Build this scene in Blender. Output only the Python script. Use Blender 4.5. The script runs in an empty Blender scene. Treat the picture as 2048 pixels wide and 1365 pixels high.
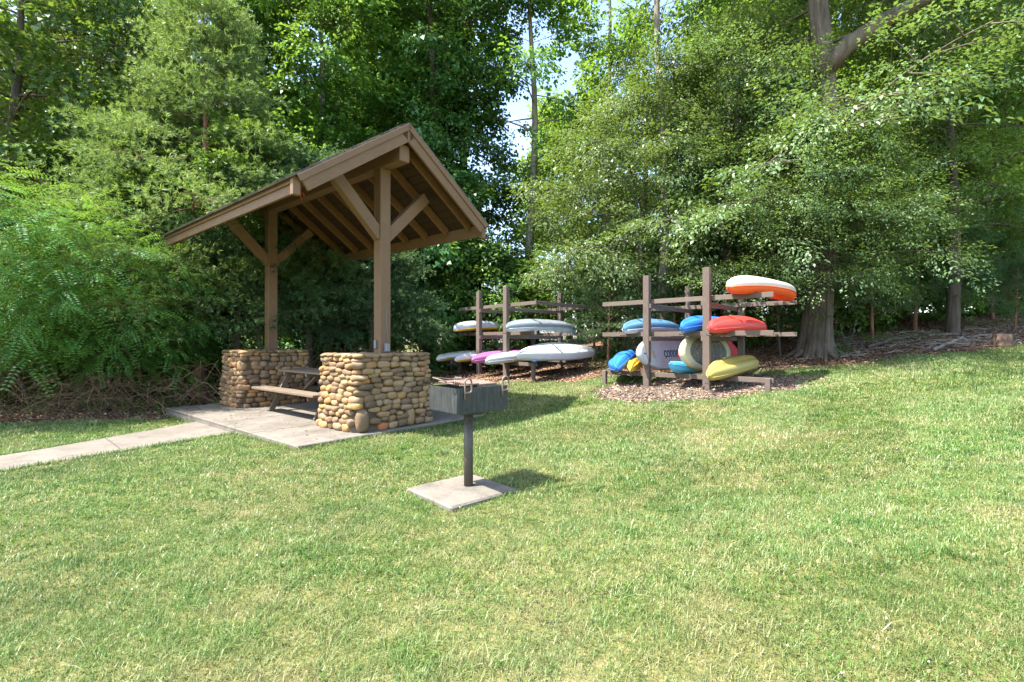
import bpy, bmesh, math
import numpy as np
from mathutils import Vector, Matrix, noise as mnoise
R = math.radians
sc = bpy.context.scene
COL = sc.collection

# ---------------------------------------------------------------- camera
cam_d = bpy.data.cameras.new("camera"); cam = bpy.data.objects.new("camera", cam_d); COL.objects.link(cam)
cam.location = (0, 0, 1.4); cam.rotation_euler = (R(90), 0, 0)
cam_d.sensor_width = 36; cam_d.lens = 36 * 975.5 / 2048; cam_d.clip_start = 0.05; cam_d.clip_end = 2000
sc.camera = cam
# ---------------------------------------------------------------- sky, sun, exposure
SUN = Vector((-0.50, -0.17, 0.93)).normalized()          # towards the sun
SUN_EL = math.asin(SUN.z); SUN_AZ = math.atan2(SUN.x, SUN.y)
w = bpy.data.worlds.new("World"); sc.world = w; w.use_nodes = True
wn, wl = w.node_tree.nodes, w.node_tree.links; wn.clear()
o_ = wn.new("ShaderNodeOutputWorld"); bg = wn.new("ShaderNodeBackground"); bg.inputs[1].default_value = 0.15
sky = wn.new("ShaderNodeTexSky"); sky.sky_type = 'NISHITA'; sky.sun_disc = False
sky.sun_elevation = SUN_EL; sky.sun_rotation = SUN_AZ; sky.air_density = 1.0; sky.dust_density = 1.5
tc = wn.new("ShaderNodeTexCoord"); nz = wn.new("ShaderNodeTexNoise"); nz.inputs['Scale'].default_value = 3.2
nz.inputs['Detail'].default_value = 8; nz.inputs['Roughness'].default_value = 0.6
rp = wn.new("ShaderNodeValToRGB"); rp.color_ramp.elements[0].position = 0.56; rp.color_ramp.elements[1].position = 0.70
mx = wn.new("ShaderNodeMix"); mx.data_type = 'RGBA'; mx.inputs[7].default_value = (2.2, 2.3, 2.45, 1)
wl.new(tc.outputs['Generated'], nz.inputs['Vector']); wl.new(nz.outputs['Fac'], rp.inputs[0])
wl.new(rp.outputs[0], mx.inputs[0]); wl.new(sky.outputs[0], mx.inputs[6]); wl.new(mx.outputs[2], bg.inputs[0]); wl.new(bg.outputs[0], o_.inputs[0])
sd = bpy.data.lights.new("sun", 'SUN'); sd.energy = 4.1; sd.angle = R(0.5); sd.color = (1.0, 0.95, 0.86)
sun = bpy.data.objects.new("sun", sd); COL.objects.link(sun); sun.rotation_euler = SUN.to_track_quat('Z', 'Y').to_euler()
sun.location = (0, 0, 40)
sc.view_settings.view_transform = 'Standard'; sc.view_settings.look = 'None'; sc.view_settings.gamma = 1
sc.view_settings.exposure = 2.1
sc.render.engine = 'CYCLES'
cy = sc.cycles
cy.max_bounces = 7; cy.diffuse_bounces = 4; cy.glossy_bounces = 2; cy.transmission_bounces = 4; cy.transparent_max_bounces = 4
cy.caustics_reflective = False; cy.caustics_refractive = False
try:
    cy.use_denoising = True; cy.sample_clamp_indirect = 4; cy.denoiser = 'OPENIMAGEDENOISE'; cy.denoising_prefilter = 'NONE'
except Exception: pass

# ---------------------------------------------------------------- helpers: tagging
def tag(o, label=None, cat=None, group=None, kind=None):
    if label: o['label'] = label
    if cat: o['category'] = cat
    if group: o['group'] = group
    if kind: o['kind'] = kind
    return o
def empty(name, loc=(0, 0, 0), rz=0.0):
    o = bpy.data.objects.new(name, None); COL.objects.link(o); o.location = loc; o.rotation_euler = (0, 0, rz)
    o.empty_display_size = 0.2
    return o

# ---------------------------------------------------------------- helpers: materials
def srgb(r, g, b):
    f = lambda c: ((c / 255) / 12.92 if c / 255 <= 0.04045 else (((c / 255) + 0.055) / 1.055) ** 2.4)
    return (f(r), f(g), f(b))
class NT:
    def __init__(s, name):
        s.m = bpy.data.materials.new(name); s.m.use_nodes = True; s.t = s.m.node_tree; s.n = s.t.nodes; s.l = s.t.links
        s.n.clear(); s.out = s.n.new("ShaderNodeOutputMaterial"); s.b = s.n.new("ShaderNodeBsdfPrincipled")
        s.l.new(s.b.outputs[0], s.out.inputs[0])
    def coord(s, kind='Object'):
        return s.n.new("ShaderNodeTexCoord").outputs[kind]
    def pos(s): return s.n.new("ShaderNodeNewGeometry").outputs['Position']
    def noise(s, vec, scale, detail=4, rough=.55, stretch=None):
        if stretch:
            mp = s.n.new("ShaderNodeMapping"); mp.inputs['Scale'].default_value = stretch; s.l.new(vec, mp.inputs[0]); vec = mp.outputs[0]
        x = s.n.new("ShaderNodeTexNoise"); x.inputs['Scale'].default_value = scale; x.inputs['Detail'].default_value = detail
        x.inputs['Roughness'].default_value = rough; s.l.new(vec, x.inputs['Vector']); return x.outputs['Fac']
    def attr(s, name, out='Fac'):
        x = s.n.new("ShaderNodeAttribute"); x.attribute_name = name; return x.outputs[out]
    def ramp(s, fac, stops):
        x = s.n.new("ShaderNodeValToRGB"); e = x.color_ramp.elements
        while len(e) > 1: e.remove(e[-1])
        for i, (p, c) in enumerate(stops):
            if i == 0: e[0].position = p; k = e[0]
            else: k = e.new(p)
            k.color = (*c, 1) if len(c) == 3 else c
        s.l.new(fac, x.inputs[0]); return x.outputs[0]
    def math(s, op, a, b=None):
        x = s.n.new("ShaderNodeMath"); x.operation = op; x.use_clamp = False
        for i, v in enumerate((a, b)):
            if v is None: continue
            if isinstance(v, (int, float)): x.inputs[i].default_value = v
            else: s.l.new(v, x.inputs[i])
        return x.outputs[0]
    def mix(s, f, a, b, mode='MIX'):
        x = s.n.new("ShaderNodeMix"); x.data_type = 'RGBA'; x.blend_type = mode
        for i, v in ((0, f), (6, a), (7, b)):
            if isinstance(v, (int, float)): x.inputs[i].default_value = v
            elif isinstance(v, tuple): x.inputs[i].default_value = (*v[:3], 1)
            else: s.l.new(v, x.inputs[i])
        return x.outputs[2]
    def color(s, c):
        if isinstance(c, tuple): s.b.inputs['Base Color'].default_value = (*c[:3], 1)
        else: s.l.new(c, s.b.inputs['Base Color'])
    def rough(s, v):
        if isinstance(v, (int, float)): s.b.inputs['Roughness'].default_value = v
        else: s.l.new(v, s.b.inputs['Roughness'])
    def bump(s, h, strength=.4, dist=.01):
        x = s.n.new("ShaderNodeBump"); x.inputs['Strength'].default_value = strength; x.inputs['Distance'].default_value = dist
        s.l.new(h, x.inputs['Height']); s.l.new(x.outputs[0], s.b.inputs['Normal'])
    def set(s, k, v): s.b.inputs[k].default_value = v

def mat_wood(name, ca, cb, cc, rough=.75, grain=(3, 3, 3), bump=.3):
    """painted or weathered timber: grain streaks along the board (UV x), cracks and worn patches"""
    t = NT(name); v = t.coord('UV'); p = t.coord('Object')
    g = t.noise(v, 6, 6, .65, (1.2, 22, 1)); g2 = t.noise(p, 2.3, 5, .6); g3 = t.noise(v, 9, 3, .7, (.6, 50, 1))
    c = t.ramp(g, [(.3, cb), (.55, ca), (.8, cc)])
    c = t.mix(t.ramp(g2, [(.35, (0, 0, 0)), (.7, (.55, .55, .55))]), c, cb)
    crack = t.ramp(g3, [(.27, (1, 1, 1)), (.33, (0, 0, 0))])
    c = t.mix(crack, c, tuple(k * .35 for k in cb))
    rnd = t.n.new("ShaderNodeObjectInfo").outputs['Random']
    c = t.mix(t.math('MULTIPLY', rnd, .25), c, cc)
    t.color(c); t.rough(rough); t.set('Specular IOR Level', .3)
    t.bump(t.math('SUBTRACT', g, t.math('MULTIPLY', crack, .8)), bump, .006)
    return t.m
def mat_leaf(name, dark, mid, light, trans=.4, rough=.5, spec=.45, tip=None, vary=.35):
    t = NT(name); tint = t.attr('tint'); n = t.noise(t.pos(), .55, 3, .6)
    f = t.math('ADD', t.math('MULTIPLY', tint, .65), t.math('MULTIPLY', t.math('SUBTRACT', n, .32), 1.0))
    c = t.ramp(f, [(.15, dark), (.5, mid), (.9, light)] + ([(1.0, tip)] if tip else []))
    rnd = t.n.new("ShaderNodeObjectInfo").outputs['Random']
    hs = t.n.new("ShaderNodeHueSaturation"); t.l.new(c, hs.inputs['Color'])
    t.l.new(t.math('ADD', t.math('MULTIPLY', rnd, .035), .483), hs.inputs['Hue'])
    t.l.new(t.math('ADD', t.math('MULTIPLY', rnd, vary), 1 - vary / 2), hs.inputs['Value'])
    c = hs.outputs[0]
    t.color(c); t.rough(rough); t.set('Specular IOR Level', spec)
    tr = t.n.new("ShaderNodeBsdfTranslucent"); tc_ = t.mix(.55, c, (.30, .42, .03)); t.l.new(tc_, tr.inputs[0])
    ms = t.n.new("ShaderNodeMixShader"); ms.inputs[0].default_value = trans
    t.l.new(t.b.outputs[0], ms.inputs[1]); t.l.new(tr.outputs[0], ms.inputs[2]); t.l.new(ms.outputs[0], t.out.inputs[0])
    return t.m
def mat_bark(name, a, b, scale=7):
    t = NT(name); p = t.coord('Object')
    n = t.noise(p, scale, 6, .65, (1, 1, .16)); n2 = t.noise(p, 1.5, 4)
    c = t.mix(t.ramp(n2, [(.4, (0, 0, 0)), (.7, (.5, .5, .5))]), t.ramp(n, [(.32, a), (.62, b)]), tuple(k * 1.3 for k in b))
    t.color(c); t.rough(.9); t.set('Specular IOR Level', .15); t.bump(n, 1.0, .05); return t.m
def mat_plastic(name, c, rough=.45, dirt=.25, dirtcol=(.12, .10, .07), fade=None):
    t = NT(name); p = t.coord('Object'); n = t.noise(p, 2.5, 6, .65); n2 = t.noise(p, 18, 5, .7, (.3, 2, 2))
    base = t.mix(t.ramp(n, [(.4, (0, 0, 0)), (.75, (dirt,) * 3)]), c, dirtcol)
    base = t.mix(t.ramp(n2, [(.62, (0, 0, 0)), (.72, (dirt,) * 3)]), base, fade or tuple(min(1, k * 1.4 + .06) for k in c))
    t.color(base); t.rough(t.ramp(n2, [(.3, (rough - .08,) * 3), (.8, (rough + .15,) * 3)])); t.bump(n, .12, .02); return t.m
def mat_concrete(name, a, b):
    t = NT(name); p = t.pos(); n = t.noise(p, 1.3, 6, .65); n2 = t.noise(p, 60, 4, .7); n3 = t.noise(p, 5, 5, .7)
    c = t.ramp(n, [(.3, a), (.7, b)])
    c = t.mix(t.ramp(n3, [(.48, (0, 0, 0)), (.72, (.65,) * 3)]), c, tuple(k * .55 for k in a))
    c = t.mix(.25, c, t.ramp(n2, [(.3, (.1, .1, .1)), (.7, (.8, .78, .74))]), 'OVERLAY')
    t.color(c); t.rough(.9); t.set('Specular IOR Level', .2); t.bump(n2, .25, .004); return t.m

M = {}
M['paint'] = mat_wood('brown_paint', (.185, .112, .062), (.125, .074, .040), (.245, .158, .092), .6)
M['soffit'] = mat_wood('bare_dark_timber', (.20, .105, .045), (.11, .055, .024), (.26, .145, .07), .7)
M['decking'] = mat_wood('shade_darkened_stained_decking', (.055, .032, .018), (.03, .017, .010), (.08, .048, .028), .75)  # brown-stained decking, its colour darkened to hold the shade under the roof
M['rackwood'] = mat_wood('weathered_rack_timber', (.130, .100, .082), (.080, .060, .049), (.20, .165, .142), .85)
M['tablewood'] = mat_wood('weathered_table_timber', (.165, .120, .085), (.09, .065, .045), (.25, .20, .155), .8)
M['concrete'] = mat_concrete('concrete', (.125, .110, .092), (.205, .185, .158))
M['path'] = mat_concrete('path_concrete', (.135, .117, .098), (.195, .172, .147))
M['joint'] = mat_concrete('joint_dirt', (.07, .055, .04), (.12, .10, .07))

# ---------------------------------------------------------------- helpers: mesh building
class MB:
    def __init__(s): s.v = []; s.f = []; s.uv = []; s.smooth = []; s.n = 0; s.tint = []
    def add(s, verts, faces, uvs=None, smooth=False, tint=0.5):
        b = s.n; s.v.extend([tuple(v) for v in verts]); s.n += len(verts)
        for k, f in enumerate(faces):
            s.f.append([i + b for i in f]); s.smooth.append(smooth); s.tint.append(tint)
            s.uv.append(uvs[k] if uvs else [(verts[i][0], verts[i][1]) for i in f])
        return s
    def box(s, size, mat=None, bev=.004, tint=.5):
        """bevelled board, long axis = x in its own frame; mat: Matrix to place it"""
        x, y, z = (k / 2 for k in size); mat = mat or Matrix()
        b = min(bev, x * .4, y * .4, z * .4)
        P = []; idx = {}
        def vid(p):
            if p not in idx: idx[p] = len(P); P.append(p)
            return idx[p]
        F = []; UV = []; off = (s.n * .37) % 7
        dims = (x, y, z)
        def face(pts):
            F.append([vid(p) for p in pts])
            n = (Vector(pts[1]) - Vector(pts[0])).cross(Vector(pts[2]) - Vector(pts[1])); a = max(range(3), key=lambda i: abs(n[i]))
            if a == 0: UV.append([(p[1] * .3 + off, p[2] + off) for p in pts])
            elif a == 1: UV.append([(p[0] + off, p[2] + off) for p in pts])
            else: UV.append([(p[0] + off, p[1] + off + 3) for p in pts])
        def corner(sx, sy, sz, ax):
            c = [sx * (x - b), sy * (y - b), sz * (z - b)]; c[ax] = (sx, sy, sz)[ax] * dims[ax]; return tuple(c)
        for ax in range(3):
            for sg in (-1, 1):
                o = [i for i in range(3) if i != ax]; pts = []
                for a, c in ((-1, -1), (1, -1), (1, 1), (-1, 1)):
                    t = [0, 0, 0]; t[ax] = sg; t[o[0]] = a; t[o[1]] = c; pts.append(corner(*t, ax))
                flip = (sg > 0) ^ (ax == 1)
                face(pts if flip else pts[::-1])
        for ax in range(3):
            o = [i for i in range(3) if i != ax]
            for a in (-1, 1):
                for c in (-1, 1):
                    pts = []
                    for e, which in ((-1, o[0]), (1, o[0]), (1, o[1]), (-1, o[1])):
                        t = [0, 0, 0]; t[ax] = e; t[o[0]] = a; t[o[1]] = c; pts.append(corner(*t, which))
                    n = (Vector(pts[1]) - Vector(pts[0])).cross(Vector(pts[2]) - Vector(pts[1])); cc = Vector((0, 0, 0)); cc[o[0]] = a; cc[o[1]] = c
                    face(pts if n.dot(cc) > 0 else pts[::-1])
        for sx in (-1, 1):
            for sy in (-1, 1):
                for sz in (-1, 1):
                    pts = [corner(sx, sy, sz, i) for i in range(3)]
                    n = (Vector(pts[1]) - Vector(pts[0])).cross(Vector(pts[2]) - Vector(pts[1]))
                    face(pts if n.dot(Vector((sx, sy, sz))) > 0 else pts[::-1])
        V = [mat @ Vector(p) for p in P]
        b0 = s.n; s.v.extend([tuple(v) for v in V]); s.n += len(V)
        for f, u in zip(F, UV): s.f.append([i + b0 for i in f]); s.uv.append(u); s.smooth.append(False); s.tint.append(tint)
        return s
    def beam(s, a, b, wd, ht, roll=0, bev=.005, up=(0, 0, 1), tint=.5):
        """board from a to b; ht along 'up', wd sideways"""
        a, b, up = Vector(a), Vector(b), Vector(up); d = b - a; L = d.length; x = d / L
        y = up.cross(x).normalized(); z = x.cross(y)
        m = Matrix.Translation((a + b) / 2) @ Matrix((x, y, z)).transposed().to_4x4() @ Matrix.Rotation(roll, 4, 'X')
        return s.box((L, wd, ht), m, bev, tint)
    def tube(s, pts, rad, n=8, cap=True, smooth=True, closed=False, tint=.5, lump=0, ridge=0):
        pts = [Vector(p) for p in pts]; k = len(pts); ref = None; rings = []
        rad = rad if hasattr(rad, '__len__') else [rad] * k
        for i, p in enumerate(pts):
            if closed: d = pts[(i + 1) % k] - pts[i - 1]
            else: d = pts[min(i + 1, k - 1)] - pts[max(i - 1, 0)]
            d.normalize()
            if ref is None: ref = d.orthogonal().normalized()
            ref = (ref - d * ref.dot(d)).normalized(); q = d.cross(ref)
            ring = []
            for j in range(n):
                a = 2 * math.pi * j / n; r = rad[i]
                if lump: r *= 1 + lump * mnoise.noise(Vector((math.cos(a) * 1.5, math.sin(a) * 1.5, p.z * .7 + p.x)))
                if ridge: r *= 1 + ridge * (abs(mnoise.noise(Vector((math.cos(a) * 6, math.sin(a) * 6, p.z * .8)))) + .5 * abs(mnoise.noise(Vector((math.cos(a) * 15, math.sin(a) * 15, p.z * 2.2)))) - .3)
                ring.append(p + (ref * math.cos(a) + q * math.sin(a)) * r)
            rings.append(ring)
        V = [v for r in rings for v in r]; F = []; U = []
        for i in range(k if closed else k - 1):
            for j in range(n):
                a, b = i * n + j, i * n + (j + 1) % n; c, d_ = ((i + 1) % k) * n + (j + 1) % n, ((i + 1) % k) * n + j
                F.append([a, b, c, d_]); U.append([(i * .1, j / n), (i * .1, (j + 1) / n), (i * .1 + .1, (j + 1) / n), (i * .1 + .1, j / n)])
        if cap and not closed:
            F.append(list(range(n))[::-1]); U.append([(0, 0)] * n); F.append([(k - 1) * n + j for j in range(n)]); U.append([(0, 0)] * n)
        return s.add(V, F, U, smooth, tint)
    def build(s, name, mat, parent=None, tints=False):
        me = bpy.data.meshes.new(name); me.from_pydata(s.v, [], s.f)
        uvl = me.uv_layers.new(name='UVMap'); flat = [c for u in s.uv for p in u for c in p]
        uvl.data.foreach_set('uv', flat)
        me.polygons.foreach_set('use_smooth', s.smooth)
        if tints:
            a = me.attributes.new('tint', 'FLOAT', 'FACE'); a.data.foreach_set('value', s.tint)
        me.materials.append(mat); me.update()
        o = bpy.data.objects.new(name, me); COL.objects.link(o)
        if parent is not None: o.parent = parent
        return o
def np_mesh(name, V, nper, mat, tint=None, parent=None, smooth=False, link=True):
    """V: (N,nper,3) array of separate polygons with nper corners each"""
    N = V.shape[0]; me = bpy.data.meshes.new(name)
    me.vertices.add(N * nper); me.vertices.foreach_set('co', np.ascontiguousarray(V, np.float32).ravel())
    me.loops.add(N * nper); me.loops.foreach_set('vertex_index', np.arange(N * nper, dtype=np.int32))
    me.polygons.add(N); me.polygons.foreach_set('loop_start', np.arange(0, N * nper, nper, dtype=np.int32))
    me.polygons.foreach_set('loop_total', np.full(N, nper, np.int32))
    if tint is not None:
        a = me.attributes.new('tint', 'FLOAT', 'FACE'); a.data.foreach_set('value', np.ascontiguousarray(tint, np.float32))
    me.materials.append(mat); me.update(calc_edges=True)
    o = bpy.data.objects.new(name, me)
    if link: COL.objects.link(o)
    if parent is not None: o.parent = parent
    return o

# ---------------------------------------------------------------- terrain
F_PX = 975.5
def sp(x, k=1.2): return np.log1p(np.exp(np.clip(x * k, -30, 30))) / k
def sstep(a, b, x):
    t = np.clip((x - a) / (b - a), 0, 1); return t * t * (3 - 2 * t)
# shelter frame (fitted to the photograph): u runs back along the ridge, v across it
TH = 0.867; S0 = Vector((-2.655, 6.031, 0)); UX = Vector((-math.sin(TH), math.cos(TH), 0)); VX = Vector((math.cos(TH), math.sin(TH), 0))
def gz(x, y):
    x = np.asarray(x, float); y = np.asarray(y, float)
    z = .052 * sp(y - 4.5) * sstep(-5.5, -.5, x) + .088 * sp(x - .6)
    z = z - .055 * sstep(-4, -7, x) * sstep(4, 9, y)
    z = z + .10 * sp(y - 12.0, 2) * sstep(3.5, 9, x) - .10 * sp(y - 19, 2) * sstep(3.5, 9, x)
    z = 4.0 * np.tanh(z / 4.0)
    du, dv = (x - S0.x) * UX.x + (y - S0.y) * UX.y, (x - S0.x) * VX.x + (y - S0.y) * VX.y
    dd = np.hypot(np.maximum(0, np.abs(du - 2.68) - 2.72), np.maximum(0, np.abs(dv - 1.67) - 1.72)); wgt = 1 - sstep(.05, 2.0, dd)
    z = z * (1 - wgt) + wgt * (.045 - .02 * np.clip(du, 0, 5.4))
    return z + .012 * np.sin(x * 1.7 + .5 * y) * np.sin(y * 1.3 + 1) 
def at(px, Y, z=None):
    """pixel column of the photograph and depth -> ground point"""
    X = (px - 1024) / F_PX * Y
    return Vector((X, Y, float(gz(X, Y)) if z is None else z))
EX = [-40, -14, -8.4, -6.6, -4.5, -2, 0, 1.4, 2.3, 3.2, 4.6, 6.1, 9.6, 11.5, 16, 40]
EY = [8.4, 8.5, 8.75, 9.0, 11, 12.4, 11.8, 11.2, 12.2, 11.6, 10.8, 10.5, 11.0, 11.2, 12, 16]
def edge_y(x, y=None):
    return np.interp(x, EX, EY) + .18 * np.sin(np.asarray(x) * 2.3) + .1 * np.sin(np.asarray(x) * 7.1 + 1)
GC = (3.55, 9.35); GR = (2.12, 1.22)
def gravel_d(x, y):
    a = .68; dx = x - GC[0]; dy = y - GC[1]
    return np.hypot(dx / GR[0], dy / GR[1]) + .07 * np.sin(x * 5) + .05 * np.sin(y * 7 + x * 3) + .05 * np.sin(x * 17 + 2) * np.sin(y * 15)
SLAB_Z = .10
SU, SV = 5.365, 3.35
def sw(u, v, z=0): return S0 + UX * u + VX * v + Vector((0, 0, SLAB_Z + z))
def suv(x, y):
    dx, dy = x - S0.x, y - S0.y
    return dx * UX.x + dy * UX.y, dx * VX.x + dy * VX.y
PATH_R = [(-4.15, 7.42), (-4.75, 6.35), (-5.5, 5.2), (-6.6, 3.9), (-8.6, 2.2)]
PATH_L = [(-5.45, 8.42), (-5.72, 7.2), (-6.25, 5.95), (-7.4, 4.75), (-9.3, 3.1)]
def in_poly(x, y, poly):
    ins = np.zeros(x.shape, bool); n = len(poly)
    for i in range(n):
        x1, y1 = poly[i]; x2, y2 = poly[(i + 1) % n]
        c = ((y1 > y) != (y2 > y)) & (x < (x2 - x1) * (y - y1) / (y2 - y1 + 1e-12) + x1); ins ^= c
    return ins
PATHP = PATH_R + PATH_L[::-1]
GRILL = at(937, 4.45); GRILL_ROT = R(-16)
PADC = GRILL + Vector((-.05, -.08, 0)); PAD_W, PAD_D = .72, .70
def in_pad(x, y, m=0):
    c, s = math.cos(R(42)), math.sin(R(42)); dx, dy = x - PADC.x, y - PADC.y
    a = dx * c + dy * s; b = -dx * s + dy * c
    return (np.abs(a) < PAD_W / 2 + m) & (np.abs(b) < PAD_D / 2 + m)
def is_lawn(x, y):
    u, v = suv(x, y)
    slab = (u > -.01) & (u < SU + .01) & (v > -.01) & (v < SV + .01)
    return (y < edge_y(x)) & (gravel_d(x, y) + .09 * np.sin(x * 41) * np.sin(y * 37) > 1) & ~slab & ~in_poly(x, y, PATHP) & ~in_pad(x, y, -.01)

def build_ground():
    xs = np.concatenate([-np.geomspace(300, 17, 22), np.arange(-16, 20.01, .2), np.geomspace(21, 300, 22)])
    ys = np.concatenate([-np.geomspace(60, 3, 10), np.arange(-2, 20.01, .2), np.geomspace(21, 400, 24)])
    X, Y = np.meshgrid(xs, ys); Z = gz(X, Y)
    nx, ny = len(xs), len(ys); V = np.stack([X, Y, Z], -1).reshape(-1, 3)
    i = np.arange(nx * ny).reshape(ny, nx); Fq = np.stack([i[:-1, :-1], i[:-1, 1:], i[1:, 1:], i[1:, :-1]], -1).reshape(-1, 4)
    me = bpy.data.meshes.new('ground'); me.from_pydata(V.tolist(), [], Fq.tolist())
    lit = sstep(-.15, .2, Y - edge_y(X)) * (1 - sstep(17, 24, Y) * (X < -1)); gr = 1 - sstep(.92, 1.06, gravel_d(X, Y))
    for nme, val in (('litter', lit), ('gravel', gr)):
        a = me.attributes.new(nme, 'FLOAT', 'POINT'); a.data.foreach_set('value', val.ravel().astype(np.float32))
    me.polygons.foreach_set('use_smooth', [True] * len(me.polygons))
    t = NT('ground'); p = t.pos(); n1 = t.noise(p, .7, 5, .6); n2 = t.noise(p, 14, 5, .7); n3 = t.noise(p, 55, 4, .7)
    lawn = t.ramp(n2, [(.3, (.055, .075, .018)), (.5, (.15, .15, .05)), (.7, (.26, .22, .10))])
    lawn = t.mix(t.ramp(n1, [(.45, (0, 0, 0)), (.7, (.5,) * 3)]), lawn, (.30, .25, .13))
    vor = t.n.new("ShaderNodeTexVoronoi"); vor.inputs['Scale'].default_value = 16; t.l.new(p, vor.inputs['Vector'])
    sep = t.n.new("ShaderNodeSeparateColor"); t.l.new(vor.outputs['Color'], sep.inputs[0])
    litter = t.ramp(sep.outputs[0], [(0, (.05, .026, .014)), (.4, (.14, .075, .042)), (.75, (.24, .145, .09)), (1, (.34, .24, .17))])
    litter = t.mix(t.ramp(n1, [(.4, (0, 0, 0)), (.65, (.6,) * 3)]), litter, (.10, .065, .04))
    v2 = t.n.new("ShaderNodeTexVoronoi"); v2.inputs['Scale'].default_value = 42; t.l.new(p, v2.inputs['Vector'])
    s2 = t.n.new("ShaderNodeSeparateColor"); t.l.new(v2.outputs['Color'], s2.inputs[0])
    grav = t.ramp(s2.outputs[0], [(0, (.07, .05, .04)), (.4, (.16, .12, .095)), (.8, (.27, .22, .19)), (1, (.38, .33, .29))])
    grav = t.mix(t.ramp(n2, [(.5, (0, 0, 0)), (.7, (.8,) * 3)]), grav, (.20, .115, .065))
    c = t.mix(t.math('ADD', t.attr('litter'), t.math('MULTIPLY', t.math('SUBTRACT', n2, .5), t.math('MULTIPLY', t.attr('litter'), .3))), lawn, litter)
    c = t.mix(t.attr('gravel'), c, grav); t.color(c); t.rough(.95); t.set('Specular IOR Level', .1)
    t.bump(t.math('ADD', n3, vor.outputs['Distance']), .8, .03)
    me.materials.append(t.m); o = bpy.data.objects.new('ground', me); COL.objects.link(o); tag(o, kind='structure'); return o
build_ground()

# slab, path, pad
def slab_obj():
    m = MB(); z0, z1 = -.42, 0
    # four pours with tooled joints
    cuts_u = [0, 1.34, 2.68, 4.02, SU]; g = .004
    m.box((SU, SV, z1 - z0 - .012), Matrix.Translation(sw(SU / 2, SV / 2, (z0 + z1 - .012) / 2)) @ Matrix((UX, VX, Vector((0, 0, -1)))).transposed().to_4x4(), .006)
    for i in range(4):
        a, b = cuts_u[i] + (g if i else 0), cuts_u[i + 1] - (g if i < 3 else 0)
        for v0, v1 in ((0, SV / 2 - g), (SV / 2 + g, SV)):
            m.box((b - a, v1 - v0, .05), Matrix.Translation(sw((a + b) / 2, (v0 + v1) / 2, -.025)) @ Matrix((UX, VX, Vector((0, 0, -1)))).transposed().to_4x4(), .012)
    return tag(m.build('concrete_slab', M['concrete']), kind='structure')
slab_obj()
def spline(pts, n):
    P = [Vector((*p, 0)) for p in pts]; P = [P[0] * 2 - P[1]] + P + [P[-1] * 2 - P[-2]]; out = []
    for i in range(1, len(P) - 2):
        for k in range(n):
            t = k / n; a, b, c, d = P[i - 1:i + 3]
            out.append(.5 * ((2 * b) + (c - a) * t + (2 * a - 5 * b + 4 * c - d) * t * t + (3 * b - a - 3 * c + d) * t ** 3))
    out.append(P[-2]); return out
def path_obj():
    m = MB(); A = spline(PATH_R, 10); B = spline(PATH_L, 10); V = []; F = []
    for a, b in zip(A, B):
        za = float(gz(a.x, a.y)); zb = float(gz(b.x, b.y)); z = max(za, zb) + .012
        z = min(z, SLAB_Z - .05)
        V += [(a.x, a.y, z - .2), (a.x, a.y, z), (b.x, b.y, z), (b.x, b.y, z - .2)]
    for i in range(len(A) - 1):
        if i in (13, 27): # a narrow open joint
            k = 4 * i
        for j in range(3):
            a = 4 * i + j; F.append([a, a + 1, a + 5, a + 4])
    F.append([0, 3, 2, 1]); m.add(V, [f[::-1] for f in F]); o = tag(m.build('path', M['path']), kind='structure')
    j = MB()
    for i in (12, 27):
        a, b = A[i], B[i]; d = (A[i + 1] - a).normalized() * .007; z = V[4 * i + 1][2] + .003
        j.add([(a.x - d.x, a.y - d.y, z), (a.x + d.x, a.y + d.y, z), (b.x + d.x, b.y + d.y, z), (b.x - d.x, b.y - d.y, z)], [[0, 1, 2, 3]])
    tag(j.build('path_joint', M['joint']), kind='structure')
path_obj()
m = MB(); m.box((PAD_W, PAD_D, .10), Matrix.Translation(PADC + Vector((0, 0, -.022))) @ Matrix.Rotation(R(42), 4, 'Z'), .015)
tag(m.build('concrete_pad', M['concrete']), kind='structure')

# ---------------------------------------------------------------- SHELTER
def mat_stone():
    t = NT('river_stone'); a = t.attr('tint'); p = t.coord('Object')
    c = t.ramp(a, [(0, (0.112, 0.076, 0.045)), (.14, (0.213, 0.132, 0.066)), (.32, (0.302, 0.186, 0.086)), (.45, (0.157, 0.098, 0.053)), (.55, (0.246, 0.171, 0.101)), (.66, (0.358, 0.230, 0.113)),
                   (.76, (0.280, 0.147, 0.066)), (.86, (0.414, 0.230, 0.078)), (.93, (0.403, 0.152, 0.047)), (1, (0.269, 0.201, 0.133))])
    n = t.noise(p, 9, 6, .65); n2 = t.noise(p, 40, 4, .7)
    c = t.mix(t.ramp(n, [(.35, (.55,) * 3), (.6, (0, 0, 0))]), c, t.mix(.5, c, (.11, .085, .06)))
    c = t.mix(.3, c, t.ramp(n2, [(.3, (.2,) * 3), (.7, (.75,) * 3)]), 'OVERLAY')
    t.color(c); t.rough(.72); t.set('Specular IOR Level', .35); t.bump(t.math('ADD', n, t.math('MULTIPLY', n2, .4)), .45, .012); return t.m
M['stone'] = mat_stone()
M['mortar'] = mat_concrete('mortar', (.085, .065, .045), (.15, .12, .085))
bm_ = bmesh.new(); bmesh.ops.create_icosphere(bm_, subdivisions=3, radius=1)
ICO_V = np.array([v.co[:] for v in bm_.verts]); ICO_F = [[v.index for v in f.verts] for f in bm_.faces]; bm_.free()
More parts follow.
